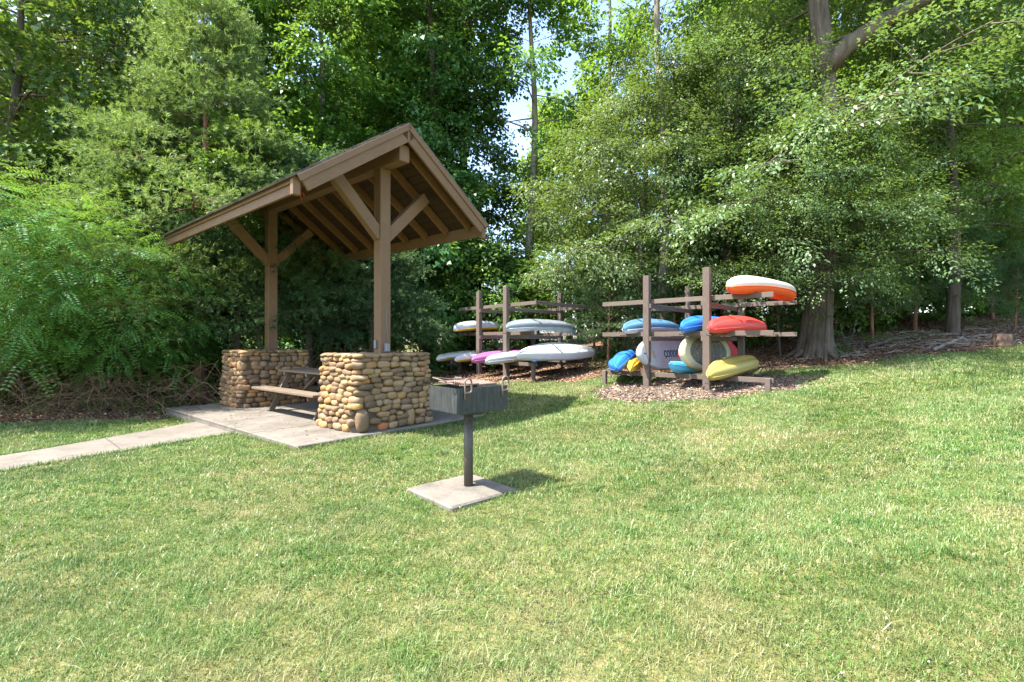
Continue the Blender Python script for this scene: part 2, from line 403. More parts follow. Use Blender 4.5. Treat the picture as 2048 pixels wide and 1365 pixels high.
def stone_pier(uc, vc, lu, lv, seed, parent):
    rng = np.random.default_rng(seed); H = 1.118
    # perimeter path: rounded rectangle, counterclockwise in (u,v)
    hu, hv, rc = lu / 2, lv / 2, .09
    def peri(t):   # t in [0,1) -> point, outward normal
        L = [2 * (hv - rc), math.pi / 2 * rc, 2 * (hu - rc), math.pi / 2 * rc] * 2; tot = sum(L); s_ = (t % 1) * tot
        segs = [('l', (-hu, hv - rc), (0, -1), (-1, 0)), ('c', (-hu + rc, -hv + rc), math.pi), ('l', (-hu + rc, -hv), (1, 0), (0, -1)), ('c', (hu - rc, -hv + rc), 1.5 * math.pi),
                ('l', (hu, -hv + rc), (0, 1), (1, 0)), ('c', (hu - rc, hv - rc), 0), ('l', (hu - rc, hv), (-1, 0), (0, 1)), ('c', (-hu + rc, hv - rc), .5 * math.pi)]
        for sg, l in zip(segs, L):
            if s_ <= l:
                if sg[0] == 'l': return (sg[1][0] + sg[2][0] * s_, sg[1][1] + sg[2][1] * s_), sg[3]
                a = sg[2] + s_ / rc; return (sg[1][0] + rc * math.cos(a), sg[1][1] + rc * math.sin(a)), (math.cos(a), math.sin(a))
            s_ -= l
        return (-hu, hv - rc), (-1, 0)
    tot = 4 * (hv - rc) + 4 * (hu - rc) + 2 * math.pi * rc
    def batter(z): return .085 * (1 - z / H) ** 1.25 
    sv, sf, st = [], [], []
    def put(c, n, wdt, hgt, dep, tint):
        V = ICO_V.copy(); k = rng.uniform(.55, .85)
        V = np.sign(V) * np.abs(V) ** k; V /= np.abs(V).max(0)
        off = rng.uniform(0, 50, 3)
        for i in range(len(V)):
            V[i] *= 1 + .13 * mnoise.noise(Vector(V[i] * 1.1 + off)) + .035 * mnoise.noise(Vector(V[i] * 3.4 + off))
        ang = rng.normal(0, .07); ca, sa = math.cos(ang), math.sin(ang)
        x = V[:, 0] * wdt / 2; z = V[:, 2] * hgt / 2; x, z = x * ca - z * sa, x * sa + z * ca; y = V[:, 1] * dep / 2
        tx, ty = -n[1], n[0]
        W = np.stack([c[0] + tx * x + n[0] * y, c[1] + ty * x + n[1] * y, c[2] + z], -1)
        b = len(sv) * len(ICO_V); sv.append(W); sf.extend([[i + b for i in f] for f in ICO_F]); st.extend([tint] * len(ICO_F))
    big = []
    for _ in range(9):
        t, z, w_, h_ = rng.uniform(0, 1), rng.uniform(.12, 1.0), rng.uniform(.14, .20), rng.uniform(.13, .20)
        if rng.random() < .4: w_, h_ = w_ * .8, h_ * 1.1
        z = max(z, h_ / 2 + .01); z = min(z, H - .09 - h_ / 2)
        if all(min(abs(t - q[0]), 1 - abs(t - q[0])) * tot > (w_ + q[2]) / 2 + .05 or abs(z - q[1]) > (h_ + q[3]) / 2 + .05 for q in big): big.append((t, z, w_, h_))
    # the tall boulder on the near foot of the front pier and the big ones the photograph shows
    cornert = (2 * (hv - rc) + math.pi / 4 * rc) / tot
    big = [(cornert - .01, .165, .20, .33), (cornert - .19, .14, .15, .27)] if seed == 4 else [] + [q for q in big if not (abs(q[0] - cornert) < .08 and q[1] < .5) and not (abs(q[0] - cornert - .165) < .06 and q[1] < .5)]
    for t, z, w_, h_ in big:
        p, n = peri(t); b = batter(z); put((p[0] + n[0] * (b - .035), p[1] + n[1] * (b - .035), z), n, w_ * 1.04, h_ * 1.04, .17, rng.choice([.3, .5, .15, .3, .5]) + rng.uniform(-.04, .04))
    z = 0.0; top = H - .06
    while z < top - .02:
        rh = rng.uniform(.066, .102); rh = min(rh, top - z) if top - z - rh > .045 else top - z
        s_ = rng.uniform(0, .2); s0 = s_
        while s_ < s0 + tot - .03:
            wd = rng.uniform(.115, .25); wd = min(wd, s0 + tot - s_)
            t = ((s_ + wd / 2) / tot) % 1; zc = z + rh / 2 + rng.normal(0, .009) + .022 * math.sin(t * 23 + seed) * math.sin(math.pi * z / H)
            dodge = any(min(abs(t - q[0]), 1 - abs(t - q[0])) * tot < (wd * .15 + q[2] / 2) and abs(zc - q[1]) < (rh * .1 + q[3] / 2) for q in big)
            if not dodge:
                p, n = peri(t); b = batter(max(zc, 0)); inn = rng.uniform(.03, .055)
                tn = rng.random() ** 1.0
                hh = rh * rng.uniform(1.05, 1.35)
                put((p[0] + n[0] * (b - inn), p[1] + n[1] * (b - inn), zc), n, wd * 1.04, hh, rng.uniform(.13, .18), tn if tn < .84 or rng.random() < .4 else tn - .5)
            s_ += wd
        z += rh
    # cap course of flat stones, filling the top too
    s_ = 0
    while s_ < tot - .05:
        wd = min(rng.uniform(.14, .27), tot - s_); t = (s_ + wd / 2) / tot; p, n = peri(t)
        put((p[0] - n[0] * .08, p[1] - n[1] * .08, H - .035), n, wd * 1.02, .072, .26, rng.uniform(0, .7)); s_ += wd
    for a in np.arange(-hu + .25, hu - .15, .2):
        for b in np.arange(-hv + .25, hv - .15, .22):
            if abs(a) < .16 and abs(b) < .16: continue
            put((a, b, H - .045), (0, 1), .24, .06, .22, rng.uniform(0, .7))
    V = np.concatenate(sv); 
    m = MB(); m.v = [tuple(sw(uc + p[0], vc + p[1], p[2])) for p in V]; m.f = sf; m.n = len(V); m.uv = [[(0, 0)] * 3] * len(sf); m.smooth = [True] * len(sf); m.tint = st
    o = m.build('stone_pier', M['stone'], parent, tints=True)
    c = MB(); V = []; nr = 64; F = []
    for zz, ins in ((0.002, .035), (.3, .035), (.7, .035), (H - .05, .05)):
        for k in range(nr):
            p, n = peri(k / nr); b = batter(zz) - ins; V.append(sw(uc + p[0] + n[0] * b, vc + p[1] + n[1] * b, zz))
    for i in range(3):
        for k in range(nr): F.append([i * nr + k, (i + 1) * nr + k, (i + 1) * nr + (k + 1) % nr, i * nr + (k + 1) % nr])
    F.append([3 * nr + k for k in range(nr)][::-1]); c.add(V, F, smooth=False); c.build('mortar_core', M['mortar'], o)
    return o
def mat_shingle():
    t = NT('asphalt_shingle'); a = t.attr('tint'); n = t.noise(t.pos(), 30, 4, .7)
    c = t.ramp(a, [(0, (.075, .07, .062)), (.5, (.12, .11, .098)), (1, (.17, .155, .14))]); c = t.mix(.35, c, t.ramp(n, [(.3, (.2,) * 3), (.7, (.8,) * 3)]), 'OVERLAY')
    t.color(c); t.rough(.95); t.set('Specular IOR Level', .15); t.bump(n, .5, .006); return t.m
M['shingle'] = mat_shingle()
M['grey_metal'] = mat_plastic('galvanised_grey', (.22, .225, .23), .45, .2)
M['white_plastic'] = mat_plastic('dull_white_plastic', (.62, .62, .58), .5, .2)
M['orange_cloth'] = mat_plastic('orange_red_ribbon', (.75, .12, .03), .7, .1)
def build_shelter():
    E = 1.3                    # eye height above the slab: fitted heights are relative to the eye
    root = empty('picnic_shelter', sw(2.7, 1.722, 0)); inv = -Vector(root.location)
    tag(root, 'brown timber picnic shelter with gabled shingle roof on two stone piers', 'shelter')
    pv, zr, ze, hw, ru0, ru1 = 1.722, 3.283 + E, 2.084 + E, 1.695, .041, 5.486
    P1, P2 = .70, 4.71; wz = 1.118
    def loc(o): o.location = inv; return o
    # stone piers sit under the posts
    loc(stone_pier(.70, 1.62, 1.0, 1.31, 4, root)); loc(stone_pier(4.71, 1.62, 1.0, 1.31, 9, root))
    bz0, bz1 = 2.73 + E, 2.985 + E; bt = .19
    for p in (P1, P2):
        m = MB(); m.beam(sw(p, pv, wz - .2), sw(p, pv, bz0), bt, bt, up=VX, bev=.008); loc(m.build('post', M['paint'], root))
        for s_ in (-1, 1):
            m = MB(); a = sw(p, pv + s_ * .05, 1.66 + E); b = sw(p, pv + s_ * .86, 2.47 + E)
            m.beam(a, b, .135, .18, up=Vector((0, 0, 1)), bev=.006); loc(m.build('brace', M['paint'], root))
        # a pair of heavy truss rafters above each post that the braces carry
    m = MB(); m.beam(sw(.12, pv, (bz0 + bz1) / 2), sw(5.40, pv, (bz0 + bz1) / 2), bt * .98, bz1 - bz0, bev=.008); loc(m.build('ridge_beam', M['paint'], root))
    slope = Vector((hw, ze - zr)); sl = math.hypot(*slope)   # per side in (v,z)
    roof = empty_child = None
    # shingles: courses of tabs on each slope
    for s_ in (-1, 1):
        rng = np.random.default_rng(5 + s_); m = MB(); nrow = 15
        dv, dz = s_ * hw / sl, (ze - zr) / sl; nv, nz_ = s_ * (zr - ze) / sl, hw / sl
        for i in range(nrow):
            d0 = i * (sl + .06) / nrow; d1 = d0 + (sl + .06) / nrow * 1.25; u = ru0 - .03 - rng.uniform(0, .2)
            while u < ru1 + .02:
                u1 = min(u + rng.uniform(.16, .32), ru1 + .03); ua = max(u, ru0 - .03)
                if u1 > ua + .01:
                    ta, tb = .012, .024 + rng.uniform(0, .006); V = []
                    for (uu, dd, h) in ((ua, d0, ta), (u1 - .003, d0, ta), (u1 - .003, d1, tb), (ua, d1, tb)):
                        for e in (0, 1):
                            hh = h * e + .001; V.append(sw(uu, pv + dv * dd + nv * hh, zr + .0 + dz * dd + nz_ * hh))
                    Fs = [[1, 3, 5, 7], [0, 6, 4, 2], [4, 6, 7, 5], [0, 1, 7, 6], [2, 4, 5, 3]]
                    if s_ > 0: pass
                    else: Fs = [f[::-1] for f in Fs]
                    m.add(V, Fs, tint=float(rng.random()))
                u = u1
        for k in range(18):      # ridge caps on the last slope built
            if s_ > 0:
                ua = ru0 - .03 + k * (ru1 - ru0 + .06) / 18; ub = ua + .33
                ub = min(ub, ru1 + .03); V = []
                for uu, h in ((ua, .036), (ub, .028)):
                    for q in (-1, 0, 1): V.append(sw(uu, pv + q * .12, zr + h + (0 if q == 0 else -.12 * (zr - ze) / hw)))
                m.add(V, [[0, 3, 4, 1], [1, 4, 5, 2]], tint=float(rng.random()))
        sh = loc(m.build('roof_shingles', M['shingle'], root, tints=True))
        # decking boards beneath
        m = MB(); nb = 13
        for i in range(nb):
            d = (i + .5) * sl / nb; c0 = sw(ru0 + .03, pv + dv * d - nv * .014, zr + dz * d - nz_ * .014); c1 = sw(ru1 - .03, pv + dv * d - nv * .014, zr + dz * d - nz_ * .014)
            up = VX * nv + Vector((0, 0, nz_)); m.beam(c0, c1, sl / nb - .006, .02, up=up, bev=.002)
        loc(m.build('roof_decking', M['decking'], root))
        # rafters
        us = np.linspace(ru0 + .30, ru1 - .30, 9); up = VX * nv + Vector((0, 0, nz_))
        for u in us:
            m = MB(); o_ = .024 + .07
            m.beam(sw(u, pv + dv * .03 - nv * o_, zr + dz * .03 - nz_ * o_), sw(u, pv + dv * (sl - .05) - nv * o_, zr + dz * (sl - .05) - nz_ * o_), .045, .14, up=up, bev=.004)
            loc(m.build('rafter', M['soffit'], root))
        # rake boards: wide board and a proud upper trim strip, at both gables
        for ue, q in ((ru0, -1), (ru1, 1)):
            m = MB(); o_ = .115
            e = 0.0
            m.beam(sw(ue, pv + s_ * .0 - 0 + dv * e - nv * o_, zr - .0 + dz * e - nz_ * o_ - .0), sw(ue, pv + dv * (sl + .0) - nv * o_, zr + dz * (sl + .0) - nz_ * o_), .045, .225, up=up, bev=.004)
            o_ = .045
            m.beam(sw(ue + q * .034, pv + dv * .0 - nv * o_, zr + dz * .0 - nz_ * o_), sw(ue + q * .034, pv + dv * (sl + .035) - nv * o_, zr + dz * (sl + .035) - nz_ * o_), .022, .085, up=up, bev=.003)
            loc(m.build('rake_board', M['paint'], root))
        # eave fascia, with proud strip; stops short of the rake boards
        m = MB(); ev = pv + s_ * (hw - .02)
        m.beam(sw(ru0 + .11, ev, ze - .115), sw(ru1 - .026, ev, ze - .115), .04, .20, bev=.004)
        m.beam(sw(ru0 + .16, ev + s_ * .034, ze - .05), sw(ru1 - .05, ev + s_ * .034, ze - .05), .026, .085, bev=.003)
        m.beam(sw(ru0 + .028, ev + s_ * .02, ze - .135), sw(ru0 + .105, ev + s_ * .02, ze - .135), .10, .235, bev=.005)
        loc(m.build('eave_fascia', M['paint'], root))
    m = MB(); m.beam(sw(ru0, pv, zr - .27), sw(ru0, pv, zr - .03), .05, .05, up=VX); loc(m.build('gable_block', M['paint'], root))
    # electrical outlet boxes and cable on the near post
    m = MB(); c = sw(P1 - bt / 2 - .03, pv + .01, wz + .075); m.box((.05, .075, .13), Matrix.Translation(c) @ Matrix((UX, VX, Vector((0, 0, -1)))).transposed().to_4x4(), .012)
    m.box((.012, .085, .14), Matrix.Translation(c + UX * .022) @ Matrix((UX, VX, Vector((0, 0, -1)))).transposed().to_4x4(), .004)
    eb = loc(m.build('outlet_box', M['grey_metal'], root))
    m = MB(); pts = [sw(P1 - bt / 2 - .008, pv + .01 + .012 * math.sin(k * 1.1), wz + .14 + k * .11) for k in range(6)]
    m.tube(pts, .005, 6); loc(m.build('cable', M['grey_metal'], root))
    m = MB(); c = sw(P1 + .02, pv - bt / 2 - .022, wz + .13); m.box((.05, .03, .13), Matrix.Translation(c) @ Matrix((UX, VX, Vector((0, 0, -1)))).transposed().to_4x4(), .006)
    loc(m.build('outlet_box', M['grey_metal'], root))
    return root
build_shelter()
# ribbon hanging from the roof
rb = empty('ribbon', sw(2.35, 1.2, 3.9)); tag(rb, 'small orange red ribbon hanging under the shelter roof', 'ribbon')
m = MB(); b0 = Vector((0, 0, 0))
m.tube([(0, 0, .12), (.005, 0, .0), (-.01, .01, -.08), (.02, 0, -.15)], .008, 5); m.tube([(0, 0, 0), (.05, 0, -.04), (.06, .01, -.09)], .009, 5); m.tube([(0, 0, 0), (-.05, .01, .02), (-.05, 0, -.03), (0, 0, -.01)], .008, 5)
m.build('ribbon_bow', M['orange_cloth'], rb)

# ---------------------------------------------------------------- PICNIC TABLE
def build_table():
    r = empty('picnic_table', sw(2.5, 1.72, 0)); r.rotation_euler = (0, 0, math.atan2(UX.y, UX.x))
    tag(r, 'weathered brown wooden picnic table between the two stone piers', 'picnic table')
    L = 2.15
    m = MB()
    for k in range(5): m.box((L, .138, .038), Matrix.Translation((0, (k - 2) * .145, .735)), .004)
    for x in (-.85, 0, .85): m.box((.06, .70, .06), Matrix.Translation((x, 0, .684)), .004)
    m.build('tabletop', M['tablewood'], r)
    for s_ in (-1, 1):
        m = MB()
        for k in range(2): m.box((L + .15, .135, .04), Matrix.Translation((.02, s_ * (.60 + k * .142), .43)), .005)
        m.build('bench_seat', M['tablewood'], r)
        for x in (-.83, .83):
            m = MB(); m.beam((x, s_ * .60, .0), (x, s_ * .24, .70), .04, .095, up=(0, 1, 0), bev=.004); m.build('leg', M['tablewood'], r)
    for x in (-.786, .786):
        m = MB(); m.box((.04, 1.44, .09), Matrix.Translation((x, 0, .362)), .004); m.build('cross_bearer', M['tablewood'], r)
        m = MB(); m.beam((x * .95, 0, .36), (x * .25, 0, .68), .07, .04, bev=.004); m.build('brace', M['tablewood'], r)
build_table()

# ---------------------------------------------------------------- GRILL
def mat_grillsteel():
    t = NT('grill_black_steel'); p = t.coord('Object'); n = t.noise(p, 62, 6, .75, (1, 1, .07)); n2 = t.noise(p, 9, 6, .7); n3 = t.noise(p, 90, 3, .6)
    c = t.ramp(n, [(.35, (.012, .015, .015)), (.56, (.027, .031, .032)), (.66, (.07, .078, .078)), (.78, (.22, .235, .225))])
    c = t.mix(t.ramp(n2, [(.55, (0, 0, 0)), (.75, (.85,) * 3)]), c, (.075, .042, .026))
    t.color(c); t.rough(t.ramp(n2, [(.3, (.38,) * 3), (.7, (.7,) * 3)])); t.set('Metallic', 0); t.bump(n3, .15, .003); return t.m
def mat_rust(name, a, b, rough=.7):
    t = NT(name); p = t.coord('Object'); n = t.noise(p, 25, 6, .7); c = t.ramp(n, [(.3, a), (.7, b)]); t.color(c); t.rough(rough); t.bump(n, .3, .003); return t.m
M['firebox'] = mat_grillsteel(); M['grate'] = mat_rust('rusty_grate', (.115, .06, .045), (.24, .145, .115)); M['handle'] = mat_rust('worn_handle_steel', (.11, .075, .055), (.22, .165, .125), .5)
M['grillpost'] = mat_rust('post_brown_steel', (.05, .045, .035), (.10, .085, .065), .5)
def build_grill():
    r = empty('charcoal_grill', (GRILL.x, GRILL.y, GRILL.z + .03), R(40))
    tag(r, 'black steel park charcoal grill on a single post standing on a small concrete pad', 'grill')
    W, D, H, zb = .54, .46, .22, .695; t = .006
    m = MB(); m.tube([(0, 0, 0), (0, 0, zb - .04)], .042, 20); m.build('post', M['grillpost'], r)
    m = MB(); m.box((W - .02, D - .02, t), Matrix.Translation((0, 0, zb)), .001)
    m.box((W, t, H), Matrix.Translation((0, -D / 2, zb + H / 2)), .002); m.box((W, t, H * .97), Matrix.Translation((0, D / 2, zb + H / 2)), .002)
    m.box((t, D - .014, H * .98), Matrix.Translation((-W / 2, 0, zb + H / 2)), .002); m.box((t, D - .014, H * .98), Matrix.Translation((W / 2, 0, zb + H / 2)), .002)
    for sx in (-1, 1):
        for z in (.04, .15): m.tube([(sx * .185, -D / 2 - .008, zb + z), (sx * .185, -D / 2 - .002, zb + z)], .009, 10)
    for sx in (-1, 1): m.box((.02, .02, H), Matrix.Translation((sx * (W / 2 - .013), -D / 2 + .013, zb + H / 2)), .002)
    m.build('firebox', M['firebox'], r)
    m = MB(); m.tube([(0, 0, zb - .045), (0, 0, zb - .03), (0, 0, zb - .004)], [.05, .16, .19], 28); m.build('base_plate', M['firebox'], r)
    # swing grate of parallel bars, lifted a little above the rim at one side
    g = MB(); zg = zb + H + .012; tilt = .02
    def gp(x, y): return (x, y, zg + tilt * (y / D + .5))
    for k in range(21):
        x = -.195 + k * .0195; g.tube([gp(x, -.17), gp(x, .19)], .0055, 6)
    for y in (-.16, 0, .18): g.tube([gp(-.205, y), gp(.205, y)], .006, 6)
    gr = g.build('grate', M['grate'], r)
    h = MB()
    for sx in (-1, 1):   # upright pivot loops at the two front corners
        x = sx * .205
        pts = [(x - .0, -D / 2 - .012, zb + .13)] + [(x, -D / 2 - .012, zb + .17), (x, -D / 2 - .012, zb + .26)]
        pts = [(x, -D / 2 - .01, zb + .12), (x, -D / 2 - .01, zb + .19), (x, -D / 2 - .01, zb + .265)]
        for k in range(1, 8):
            a = math.pi * k / 8; pts.append((x + .035 * (1 - math.cos(a)), -D / 2 - .01 + .0, zb + .265 + .035 * math.sin(a)))
        pts += [(x + .07, -D / 2 - .01, zb + .26), (x + .07, -D / 2 - .01, zb + .20)]
        for k in range(1, 5):
            a = math.pi / 2 * k / 4; pts.append((x + .07 - .02 * (1 - math.cos(a)) * 1, -D / 2 - .01, zb + .20 - .02 * math.sin(a)))
        pts.append((x + .0, -D / 2 - .012, zb + .178))
        h2 = MB(); h2.tube(pts, .0085, 8); h2.build('pivot_loop', M['handle'], r)
    for sy, cx in ((-1, -1), (1, 1)):   # lift handles with coiled grips
        h3 = MB(); x0 = -W / 2; yb = -.15 if sy < 0 else .17
        pts = [(-.17, yb, zg + .01), (-.22, yb, zg + .02)]
        if sy < 0:
            pts = [(-.02, -.185, zg + .012), (-.12, -.205, zg + .016), (-.22, -.215, zg + .025), (-.31, -.20, zg + .045)]
            for k in range(1, 6):
                a = math.pi * k / 6; pts.append((-.31 - .02 * math.sin(a), -.175 - .025 * math.cos(a), zg + .045))
            pts += [(-.30, -.15, zg + .045), (-.2, -.14, zg + .02), (-.1, -.15, zg + .01)]
            h3.tube(pts, .006, 8); c0 = Vector((-.235, -.213, zg + .027)); d = Vector((-.97, .12, .2)).normalized()
        else:
            pts = [(-.19, .05, zg + .02), (-.24, .13, zg + .045), (-.25, .21, zg + .055), (-.19, .235, zg + .05), (-.05, .23, zg + .03), (.12, .225, zg + .02), (.2, .2, zg + .012)]
            h3.tube(pts, .006, 8); c0 = Vector((.07, .227, zg + .024)); d = Vector((-.99, .02, .09)).normalized()
        e1 = d.orthogonal().normalized(); e2 = d.cross(e1); cp = []
        for k in range(4 * 12 + 1):
            a = 2 * math.pi * k / 12; cp.append(c0 + d * (.018 * k / 12) + (e1 * math.cos(a) + e2 * math.sin(a)) * .016)
        h3.tube(cp, .0055, 6); h3.build('lift_handle', M['handle'], r)
build_grill()

# ---------------------------------------------------------------- KAYAK RACKS
def build_rack(base, e, d, label, hpost, levels, name='kayak_rack', cols=2.4):
    """base: world xy of the far-left front post; e: unit vector along the arms, d: unit vector between the two frames"""
    gx = base; r = empty(name, (gx[0], gx[1], float(gz(gx[0], gx[1])))); tag(r, label, 'kayak rack', 'wooden kayak racks')
    def P(s, t, z): return Vector((e[0] * s + d[0] * t, e[1] * s + d[1] * t, z))
    def gl(s, t):
        q = P(s, t, 0); return float(gz(gx[0] + q.x, gx[1] + q.y)) - r.location.z
    E3 = Vector((e[0], e[1], 0)); D3 = Vector((d[0], d[1], 0)); z0 = 0
    for t in (0, cols):
        for s in (0, 1.22):
            m = MB(); m.beam(P(s, t, gl(s, t) - .15), P(s, t, hpost + (.04 if s else 0)), .125, .125, up=D3, bev=.006); m.build('post', M['rackwood'], r)
        for lv in levels:
            m = MB(); q = .0825 if t == 0 else -.0825
            m.beam(P(-1.1, t + q, lv), P(2.34, t + q, lv), .038, .09, bev=.004); m.build('arm', M['rackwood'], r)
        for s in (-1.02, 2.26):
            m = MB(); q = .02 if t == 0 else -.02; m.beam(P(s, t + q, gl(s, t) - .08), P(s, t + q, levels[0] + .04), .085, .085, up=D3, bev=.005); m.build('leg', M['rackwood'], r)
    for lv in levels[1:]:
        for s in (.083, 1.137):
            m = MB(); m.beam(P(s, -.04, lv - .09 - .005), P(s, cols + .04, lv - .095), .038, .09, bev=.004); m.build('rail', M['rackwood'], r)
    m = MB(); m.beam(P(2.36 - .0, -.0, levels[2]), P(2.36, cols, levels[2]), .036, .088, bev=.004)
    if 'left' in label: m.build('rail', M['rackwood'], r)
    return r, P
A2 = (2.74, 9.9); e2 = Vector((.72, -.694)).normalized(); d2 = Vector((.63, .776)).normalized()
g2 = float(gz(*A2))
rack2, P2f = build_rack(A2, e2, d2, 'right wooden kayak rack holding colourful kayaks and paddleboards on gravel', 2.72 - g2, [.72 - g2, 1.54 - g2, 2.20 - g2])
A1 = (-.92, 13.66); e1 = Vector((.63, -.776)).normalized(); d1 = Vector((.66, .751)).normalized(); g1 = float(gz(*A1))
rack1, P1f = build_rack(A1, e1, d1, 'left wooden kayak rack farther back holding pale grey and white kayaks', 2.78 - g1, [.82 - g1, 1.60 - g1, 2.34 - g1])

# ---------------------------------------------------------------- KAYAKS
def hull_mesh(L, W, H, prof='kayak', flip=True, nst=44, nsec=28, rise=.10, blunt=.5, grooves=.016, topfrac=.62, which='hull', peak=0):
    """lofted hull; hull = part below the seam, deck = part above it. x along the boat"""
    m = MB(); V = []; F = []; U = []
    lo, hi = (math.pi, 2 * math.pi) if which == 'hull' else (0, math.pi)
    for i in range(nst + 1):
        t = -1 + 2 * i / nst; a = max(0, 1 - abs(t) ** (1.75 + blunt)); wdt = W / 2 * a ** .78 + .006
        hh = H * topfrac * (a ** .42 * .82 + .18 * a ** .1) + .004; dk = H * (1 - topfrac) * (a ** .35) * (1 + .35 * abs(t) ** 2) + .003
        seam = rise * abs(t) ** 2.4
        for j in range(nsec + 1):
            q = lo + (hi - lo) * j / nsec; cx, sx = math.cos(q), math.sin(q)
            y = wdt * math.copysign(abs(cx) ** .8, cx)
            if which == 'hull':
                z = -hh * abs(sx) ** .72; z -= grooves * math.cos(cx * 7.5) * a ** .5 * abs(sx) + .10 * H * (1 - abs(cx)) ** 2 * (.3 + t * t)
                z += .35 * rise * abs(t) ** 3 + seam * .4 + peak * (abs(t) ** 6)
            else:
                z = dk * abs(sx) ** .8 + seam
                cock = max(0, 1 - ((t + .02) / .42) ** 4) * max(0, 1 - (cx / .62) ** 6)
                z -= cock * (dk + H * .42) * .92
            if which == 'hull': z = z if abs(sx) > .02 else seam
            else: z = z if abs(sx) > .02 else seam
            V.append((t * L / 2, y, z))
    n1 = nsec + 1
    for i in range(nst):
        for j in range(nsec):
            f = [i * n1 + j, (i + 1) * n1 + j, (i + 1) * n1 + j + 1, i * n1 + j + 1]; F.append(f)
    m.add(V, F, smooth=True); return m
def place_boat(root, N, T, z, roll, inverted, dz=0):
    N, T = Vector((*N, 0)), Vector((*T, 0)); c = (N + T) / 2; d = (T - N); yaw = math.atan2(d.y, d.x)
    root.location = (c.x, c.y, z)
    root.rotation_mode = 'XYZ'
    mtx = Matrix.Rotation(yaw, 4, 'Z') @ Matrix.Rotation(dz, 4, 'Y') @ Matrix.Rotation(roll + (math.pi if inverted else 0), 4, 'X')
    root.rotation_euler = mtx.to_euler('XYZ'); return d.length
def kayak(label, N, T, z, hullm, deckm, W=.72, H=.34, roll=0, inverted=True, rise=.09, blunt=.6, topfrac=.6, dz=0, trim=None, peak=0, grooves=.018, group='kayaks stored on the wooden racks'):
    r = empty('kayak'); L = place_boat(r, N, T, z, R(roll), inverted, R(dz)); tag(r, label, 'kayak', group)
    hull_mesh(L, W, H, which='hull', rise=rise, blunt=blunt, topfrac=topfrac, peak=peak, grooves=grooves).build('hull', hullm, r)
    hull_mesh(L, W, H, which='deck', rise=rise, blunt=blunt, topfrac=topfrac).build('deck', deckm, r)
    # seam rim round the boat
    m = MB(); pts = []
    for sgn in (1, -1):
        for i in range(1, 40):
            t = (-1 + 2 * i / 40) * sgn; a = max(0, 1 - abs(t) ** (1.75 + blunt)); wdt = W / 2 * a ** .78 + .006
            pts.append((t * L / 2, sgn * (wdt + .004), rise * abs(t) ** 2.4))
    m.tube(pts, .011, 6, closed=True); m.build('seam_rim', trim or deckm, r)
    for sx in (-1, 1):
        m = MB(); x = sx * L / 2
        m.tube([(x * .97, 0, rise * .9), (x * 1.0, 0, rise + .05), (x * 1.015, .0, rise + .10)], .004, 5); m.tube([(x * 1.015, -.05, rise + .10), (x * 1.015, .05, rise + .10)], .012, 8)
        m.build('carry_handle', M['blackrub'], r)
    return r
M['blackrub'] = mat_plastic('black_rubber', (.02, .02, .02), .6, .2)
K = lambda n, c, **k: mat_plastic(n, c, **k)
M['k_white'] = K('kayak_white', (.55, .56, .57), dirt=.18, rough=.35); M['k_grey'] = K('kayak_grey', (.21, .24, .27), dirt=.3, rough=.35); M['k_lgrey'] = K('kayak_light_grey', (.42, .46, .50), dirt=.25)
M['k_yellow'] = K('kayak_yellow', (.58, .36, .03), dirt=.2); M['k_olive'] = K('kayak_faded_yellow', (.34, .28, .065), dirt=.5, dirtcol=(.22, .19, .05)); M['k_magenta'] = K('kayak_magenta', (.34, .10, .26), dirt=.15)
M['k_red'] = K('kayak_red', (.62, .045, .04), dirt=.3, dirtcol=(.25, .06, .03)); M['k_blue'] = K('kayak_blue', (.015, .16, .62), dirt=.15); M['k_dblue'] = K('kayak_steel_blue', (.07, .20, .34), dirt=.4, fade=(.35, .38, .38))
M['k_sky'] = K('kayak_sky_blue', (.08, .42, .68), dirt=.15); M['k_orange'] = K('kayak_orange', (.80, .10, .015), dirt=.2, dirtcol=(.4, .05, .02)); M['k_cream'] = K('kayak_cream', (.52, .48, .39), dirt=.25)
M['k_tan'] = K('kayak_tan', (.42, .27, .10), dirt=.4)
def r1(s, t): q = P1f(s, t, 0); return (rack1.location.x + q.x, rack1.location.y + q.y)
def r2(s, t): q = P2f(s, t, 0); return (rack2.location.x + q.x, rack2.location.y + q.y)
# left rack (arm tops: .865, 1.645)
kayak('pale grey kayak with yellow underside on the middle tier of the left rack', r1(-.50, -.62), r1(-.62, 2.45), 1.645 + .13, M['k_lgrey'], M['k_yellow'], W=0.6, H=0.26, topfrac=0.78, roll=-4)
kayak('dark grey upside down kayak on the middle tier of the left rack', r1(1.98, -.72), r1(1.88, 2.35), 1.645 + .13, M['k_grey'], M['k_lgrey'], W=0.64, H=0.27, roll=5)
kayak('long white kayak with tan side, farthest left on the left rack bottom tier', r1(-.85, -1.0), r1(-.95, 2.6), .865 + .09, M['k_white'], M['k_tan'], W=0.63, H=0.22, roll=-6)
kayak('white kayak with orange yellow underside beside the magenta one on the left rack', r1(-.28, -.72), r1(-.32, 2.3), .865 + .08, M['k_white'], M['k_yellow'], W=0.53, H=0.20)
kayak('magenta kayak on the bottom tier of the left rack, between its two front posts', r1(.62, -.78), r1(.55, 2.2), .865 + .10, M['k_magenta'], M['k_magenta'], W=0.59, H=0.24, roll=3)
kayak('slim plain white kayak with a pointed bow next to the magenta kayak', r1(1.42, -.95), r1(1.30, 2.3), .865 + .10, M['k_white'], M['k_lgrey'], W=0.53, H=0.24, roll=4, blunt=.2)
kayak('large white and grey kayak on its side, outermost on the left rack bottom tier', r1(2.36, -.70), r1(2.36, 2.75), .865 + .24, M['k_white'], M['k_lgrey'], W=0.66, H=0.3, roll=28, blunt=.1, topfrac=.62)
